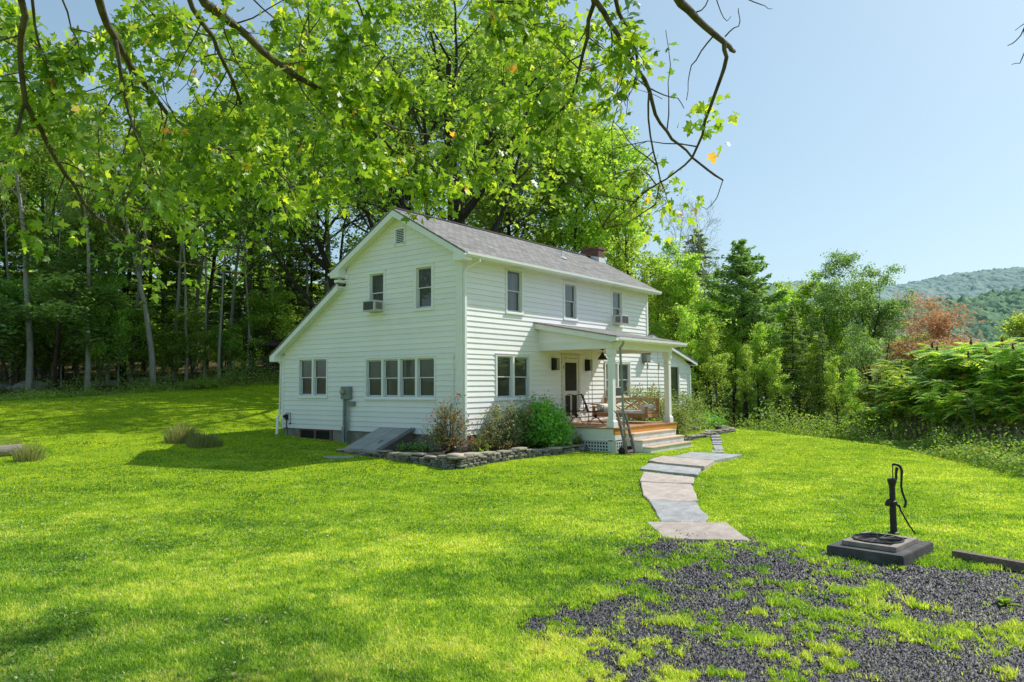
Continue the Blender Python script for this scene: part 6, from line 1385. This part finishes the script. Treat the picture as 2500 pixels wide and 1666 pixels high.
LIMBS = [  # (points px,py,depth), start radius, end radius
    ([(30, -60, 5.2), (62, 40, 5.4), (50, 130, 5.6), (62, 250, 5.8), (100, 315, 6.0), (140, 395, 6.2), (180, 450, 6.4), (222, 520, 6.6), (330, 590, 7.0), (430, 640, 7.4), (520, 655, 7.7), (600, 668, 7.9)], .040, .008),
    ([(62, 250, 5.8), (45, 310, 5.8), (20, 390, 5.8), (-10, 450, 5.8)], .020, .010),
    ([(70, -60, 5.5), (85, 60, 5.7), (105, 140, 5.9), (125, 230, 6.1), (140, 290, 6.4)], .020, .006),
    ([(225, -60, 5.0), (250, 30, 5.2), (280, 90, 5.4), (318, 160, 5.7), (370, 225, 6.0), (410, 280, 6.3), (470, 320, 6.7), (555, 375, 7.1), (640, 440, 7.5), (720, 500, 7.8)], .046, .008),
    ([(280, 90, 5.4), (295, 180, 5.5), (310, 260, 5.6), (335, 340, 5.7), (345, 430, 5.8), (370, 500, 6.0), (395, 560, 6.2)], .026, .007),
    ([(440, -60, 5.4), (470, 20, 5.6), (520, 90, 5.9), (555, 170, 6.2), (580, 230, 6.5), (610, 320, 6.9), (665, 400, 7.3), (720, 470, 7.6), (760, 530, 7.8)], .034, .007),
    ([(460, -70, 5.0), (500, 8, 5.2), (570, 60, 5.5), (640, 125, 5.8), (720, 185, 6.1), (780, 220, 6.3), (850, 265, 6.7), (900, 310, 7.0), (960, 370, 7.3), (1030, 395, 7.6), (1100, 410, 7.9), (1210, 420, 8.3)], .052, .007),
    ([(820, 250, 6.5), (900, 285, 6.9), (980, 320, 7.3), (1060, 335, 7.7), (1150, 330, 8.1)], .020, .006),
    ([(130, -60, 5.6), (165, 30, 5.8), (190, 100, 6.0), (205, 180, 6.2)], .014, .005), ([(-60, 20, 5.6), (0, 70, 5.8), (60, 110, 6.0), (130, 120, 6.3), (200, 95, 6.5)], .014, .005),
    ([(300, -60, 6.0), (350, 10, 6.2), (400, 60, 6.4), (430, 130, 6.6)], .014, .005), ([(350, -60, 6.4), (420, 20, 6.6), (510, 70, 6.9), (540, 140, 7.1)], .013, .005), ([(-60, 120, 6.0), (10, 160, 6.2), (110, 190, 6.5), (200, 230, 6.8)], .012, .005),
    ([(560, -70, 6.6), (640, 20, 6.8), (720, 90, 7.0), (800, 140, 7.3)], .014, .005),
    ([(700, -60, 6), (752, 0, 6.2), (755, 80, 6.4), (745, 180, 6.6)], .012, .005), ([(850, -60, 6), (880, 20, 6.2), (900, 80, 6.4), (960, 165, 6.7)], .016, .005),
    ([(1000, -60, 5.8), (1130, -10, 6), (1290, 10, 6.2), (1300, 60, 6.4), (1350, 70, 6.6)], .018, .006),
    ([(1440, -60, 5.2), (1450, 10, 5.4), (1435, 90, 5.6), (1415, 170, 5.8), (1390, 250, 6.1), (1340, 300, 6.4), (1270, 315, 6.8)], .030, .006),
    ([(1440, -60, 5.2), (1452, 0, 5.3), (1490, 60, 5.5), (1530, 120, 5.7), (1560, 175, 5.9), (1585, 220, 6.1), (1600, 280, 6.3), (1640, 340, 6.6), (1690, 385, 6.9), (1765, 440, 7.2)], .036, .014),
    ([(1765, 440, 7.2), (1755, 470, 7.2), (1738, 500, 7.2), (1725, 512, 7.2), (1712, 505, 7.2)], .008, .004),
    ([(1495, -60, 5.3), (1510, 30, 5.5), (1540, 90, 5.7), (1560, 170, 5.9)], .026, .016),
    ([(1585, 220, 6.1), (1583, 290, 6.2), (1595, 370, 6.4), (1612, 440, 6.6), (1600, 500, 6.8), (1540, 540, 7.0), (1475, 560, 7.2)], .014, .006),
    ([(1585, 215, 6.1), (1620, 232, 6.2), (1655, 240, 6.3), (1670, 265, 6.4)], .010, .005),
    ([(1620, -60, 4.8), (1662, 8, 5.0), (1700, 45, 5.2), (1745, 85, 5.4), (1782, 115, 5.6), (1793, 126, 5.7)], .052, .022),
    ([(1768, 105, 5.5), (1774, 140, 5.6), (1760, 190, 5.7), (1735, 260, 5.9), (1715, 330, 6.1), (1690, 385, 6.3), (1650, 420, 6.5), (1580, 465, 6.8), (1520, 520, 7.0), (1470, 555, 7.2)], .026, .006),
    ([(1742, 88, 5.4), (1712, 125, 5.5), (1688, 160, 5.6), (1680, 200, 5.7), (1676, 245, 5.8)], .009, .004),
    ([(1770, 90, 5.5), (1790, 70, 5.5), (1803, 65, 5.5), (1806, 45, 5.5), (1803, 20, 5.5)], .008, .004), ([(1745, -20, 5.6), (1760, 30, 5.6), (1775, 52, 5.6), (1785, 40, 5.6)], .007, .003), ([(1700, 30, 5.2), (1722, 15, 5.2), (1735, -15, 5.2)], .008, .005), ([(1780, -30, 5.5), (1840, 5, 5.5), (1868, 15, 5.5), (1885, 22, 5.5)], .008, .003),
    ([(2560, -30, 5.5), (2520, 40, 5.5), (2500, 70, 5.5), (2480, 100, 5.5), (2460, 112, 5.5)], .012, .004), ([(2500, 70, 5.5), (2505, 120, 5.5), (2490, 155, 5.5), (2470, 158, 5.5)], .008, .003), ([(2515, 50, 5.5), (2495, 62, 5.5), (2478, 75, 5.5)], .006, .003),
]
tw = MB(); LT = []   # leaf attach points
for pts_, ra, rb in LIMBS:
    P_ = [P3(*p) for p in pts_]; Q_ = [P_[0]]
    for a_, b_ in zip(P_[:-1], P_[1:]):
        L_ = np.linalg.norm(b_-a_); m_ = max(2, int(L_/.12))
        for i in range(1, m_+1): Q_.append(a_+(b_-a_)*i/m_+(rng.normal(0, .006, 3) if i < m_ else 0))
    n_ = len(Q_); w = MB(); w.tube(Q_, [(ra+(rb-ra)*(i/(n_-1))**.8)*.68+random.uniform(-.08, .08)*rb for i in range(n_)], 8)
    if pts_[0][1] <= -15:   # carry the limb back to the trunk, over the camera
        w.tube([P_[0], P_[0]*.45+crotch*.55+np.array([0, 0, .7]), crotch], [ra*.8, ra*1.3, .10], 8)
    w.build('branch', MT['barkmaple'], maple, smooth=True)
    bare = pts_[0][0] > 1700 or (pts_[0][0] > 1610)
    for i in range(3, n_, 1):
        nt_ = 0 if bare and not (pts_[0] == (1768, 105, 5.5)) else (1 if random.random() < .95 else 0)
        for _ in range(nt_):
            dp = unit(Q_[i]-Q_[i-2]); d_ = unit(dp*.5+rng.normal(0, .75, 3)+[0, 0, -.12]); L_ = random.uniform(.25, 1.0)
            p = Q_[i].copy(); tp = [p]
            for s_ in range(6):
                d_ = unit(d_+rng.normal(0, .2, 3)+[0, 0, -.05]); p = p+d_*L_/6; tp.append(p)
                if s_ >= 1: LT.append((p, d_))
                if s_ in (2, 4):
                    e_ = unit(d_+rng.normal(0, .8, 3)); r_ = p.copy(); tq = [r_]
                    for _s in range(4): e_ = unit(e_+rng.normal(0, .2, 3)+[0, 0, -.06]); r_ = r_+e_*L_*.10; tq.append(r_); LT.append((r_, e_))
                    um, vm, _ = proj(np.array(tq[-1])[None]); 
                    if cov(um, vm)[0] > .22: tw.tube(tq, [.0035, .003, .003, .002, .002], 3, cap=False)
            um, vm, _ = proj(np.array(tp[-1])[None])
            if cov(um, vm)[0] > .18: tw.tube(tp, [.007, .006, .005, .004, .004, .003, .003], 4, cap=False)
tw.build('twigs', MT['twig'], maple)
LP = np.array([q[0] for q in LT]); LD = np.array([q[1] for q in LT])
u_, v_, z_ = proj(LP)
OUT = [(0, -.30), (.36, -.30), (.26, -.08), (.62, .16), (.60, .27), (.22, .24), (.25, .50), (0, .88)]
OUTL = OUT+[(-x, y) for x, y in OUT[-2:0:-1]]; no = len(OUTL)
def mapleleaves(LP, LD, per, coverf, smin=.045, smax=.088):
    k = np.repeat(np.arange(len(LP)), per); off = rng.normal(0, .055, (len(k), 3)); C = LP[k]+off+[0, 0, -.035]
    u, v, _ = proj(C); keep = rng.random(len(k)) < coverf(u, v); C = C[keep]; k = k[keep]; n = len(C)
    a = unit(unit(off[keep])+LD[k]*.4+np.array([0, 0, -.55])+rng.normal(0, .35, (n, 3)))
    nr_ = rng.normal(0, .85, (n, 3))+np.array([0, 0, .75]); nr_ = unit(nr_-a*(nr_*a).sum(-1, keepdims=True)); b = np.cross(nr_, a)
    s = rng.uniform(smin, smax, n)[:, None]; cu = rng.uniform(.1, .7, n)[:, None]
    V = np.empty((n, no+1, 3)); V[:, 0] = C+a*s*.18
    for i, (x, y) in enumerate(OUTL): V[:, i+1] = C+b*x*s+a*y*s-nr_*s*cu*(x*x*.9+max(0, y-.3)**2*.8)
    fan = np.array([[0, i+1, (i+1) % no+1] for i in range(no)]); Fq = (np.arange(n)[:, None, None]*(no+1)+fan[None]).reshape(-1, 3)
    return V.reshape(-1, 3), Fq, n
cf = lambda u, v: np.clip(cov(u, v)-.05, 0, 1)**1.9
# thin dense places so that coverage follows the target
V, Fq, n = mapleleaves(LP, LD, 1, lambda u, v: cf(u, v)*LEAFK)if False else mapleleaves(LP, LD, 9, cf)
nclus = [(1700, 250, 6.2), (1745, 255, 5.9), (1715, 290, 6.1), (1735, 310, 6.1), (1765, 290, 6.0), (1690, 275, 6.2), (1660, 440, 6.6), (1690, 470, 6.8), (1680, 520, 7.0), (1640, 490, 6.9), (1600, 480, 6.9), (1560, 520, 7.0), (1540, 545, 7.1), (1625, 455, 6.7), (1590, 545, 7.0), (1690, 545, 6.9), (1660, 540, 6.9)]
CP2 = np.concatenate([at(*q)+rng.normal(0, .055, (9 if i < 6 else 6, 3)) for i, q in enumerate(nclus)])
V2, F2, n2 = mapleleaves(CP2, np.tile([0, 0, -1.], (len(CP2), 1)), 1, lambda u, v: np.ones_like(u))
print('maple leaves', n, n2)
tt = np.concatenate([np.repeat(np.clip(rng.beta(2, 2, n)*.97, 0, 1), no+1), np.repeat(rng.uniform(.35, 1, n2)**1.0*.985, no+1)])
sel = rng.random(n) < .008; tt[:n*(no+1)].reshape(n, no+1)[sel] = rng.uniform(.968, .993, (sel.sum(), 1))
rawmesh('foliage', np.concatenate([V, V2]), np.concatenate([Fq, F2+len(V)]), MT['maple'], maple, attrs={'tint': tt})

# ---------------------------------------------------------------- old open shed in the wood
c = gxy(668, 42); t = thing('open_shed', tuple(c), 'dark open sided shed with rail fence in the wood left of the house', 'shed')
rx = rt.copy(); rx[2] = 0; rx /= np.linalg.norm(rx); fy_ = np.array([FD[0], FD[1], 0.])
def SP(a, b, z): p = c+rx*a+fy_*b; return np.array([p[0], p[1], c[2]+z])
w = MB()
for a in (-1.3, .2, 1.7):
    for b in (0, 2.4): w.bar(SP(a, b, -.2), SP(a, b, 1.95), .14, .14)
w.build('post', MT['shed'], t)
w = MB(); w.hexa([SP(-1.6, -.4, 1.75), SP(2.1, -.4, 1.75), SP(2.1, 2.8, 2.3), SP(-1.6, 2.8, 2.3), SP(-1.6, -.4, 1.85), SP(2.1, -.4, 1.85), SP(2.1, 2.8, 2.4), SP(-1.6, 2.8, 2.4)]); w.build('roof', MT['shed'], t)
w = MB()
for z_ in (.25, .5, .75, 1.0): w.bar(SP(-1.3, -.05, z_), SP(1.7, -.05, z_), .04, .12); w.bar(SP(-1.3, 2.4, z_), SP(1.7, 2.4, z_), .04, .14)
w.build('rail', MT['shed'], t)
# prototypes that were never placed are removed
for k_, o_ in PROTO.items():
    if k_ not in USED:
        for ch in list(o_.children): bpy.data.objects.remove(ch)
        bpy.data.objects.remove(o_)
for o_ in col.objects:
    if 'H' in o_.keys(): del o_['H']
# ================================================================ LIGHT
SX, SY = .924, -.382; EL = R(46.0)
sun_dir = Vector((SX*math.cos(EL), SY*math.cos(EL), math.sin(EL)))
wd_ = bpy.data.worlds.new("World"); sc.world = wd_; wd_.use_nodes = True; nt = wd_.node_tree; nt.nodes.clear()
sky = nt.nodes.new('ShaderNodeTexSky'); sky.sky_type = 'NISHITA'; sky.sun_disc = False; sky.sun_elevation = EL
sky.sun_rotation = math.atan2(SX, SY); sky.air_density = 1.0; sky.dust_density = 1.6; sky.ozone_density = 1.5; sky.altitude = 200
bg = nt.nodes.new('ShaderNodeBackground'); bg.inputs[1].default_value = .15
# hazy summer sky: the physical sky is compressed so that zenith and horizon are closer in brightness
m1 = nt.nodes.new('ShaderNodeVectorMath'); m1.operation = 'SCALE'; m1.inputs[3].default_value = .15
gm = nt.nodes.new('ShaderNodeGamma'); gm.inputs[1].default_value = .53
m2 = nt.nodes.new('ShaderNodeVectorMath'); m2.operation = 'MULTIPLY'; m2.inputs[1].default_value = (.72/.15, .88/.15, .935/.15)
ow = nt.nodes.new('ShaderNodeOutputWorld'); nt.links.new(sky.outputs[0], m1.inputs[0]); nt.links.new(m1.outputs[0], gm.inputs[0]); nt.links.new(gm.outputs[0], m2.inputs[0]); nt.links.new(m2.outputs[0], bg.inputs[0]); nt.links.new(bg.outputs[0], ow.inputs[0])
sl = bpy.data.lights.new('sun', 'SUN'); sl.energy = 5.0; sl.angle = R(.53); sl.color = (1, .955, .88)
so = bpy.data.objects.new('sun', sl); col.objects.link(so); so.rotation_euler = (-sun_dir).to_track_quat('-Z', 'Y').to_euler()
sc.view_settings.view_transform = 'Standard'; sc.view_settings.look = 'None'; sc.view_settings.exposure = 0; sc.view_settings.gamma = 1
sc.cycles.max_bounces = 8; sc.cycles.transmission_bounces = 4; sc.cycles.diffuse_bounces = 4; sc.cycles.glossy_bounces = 3
sc.render.film_transparent = False
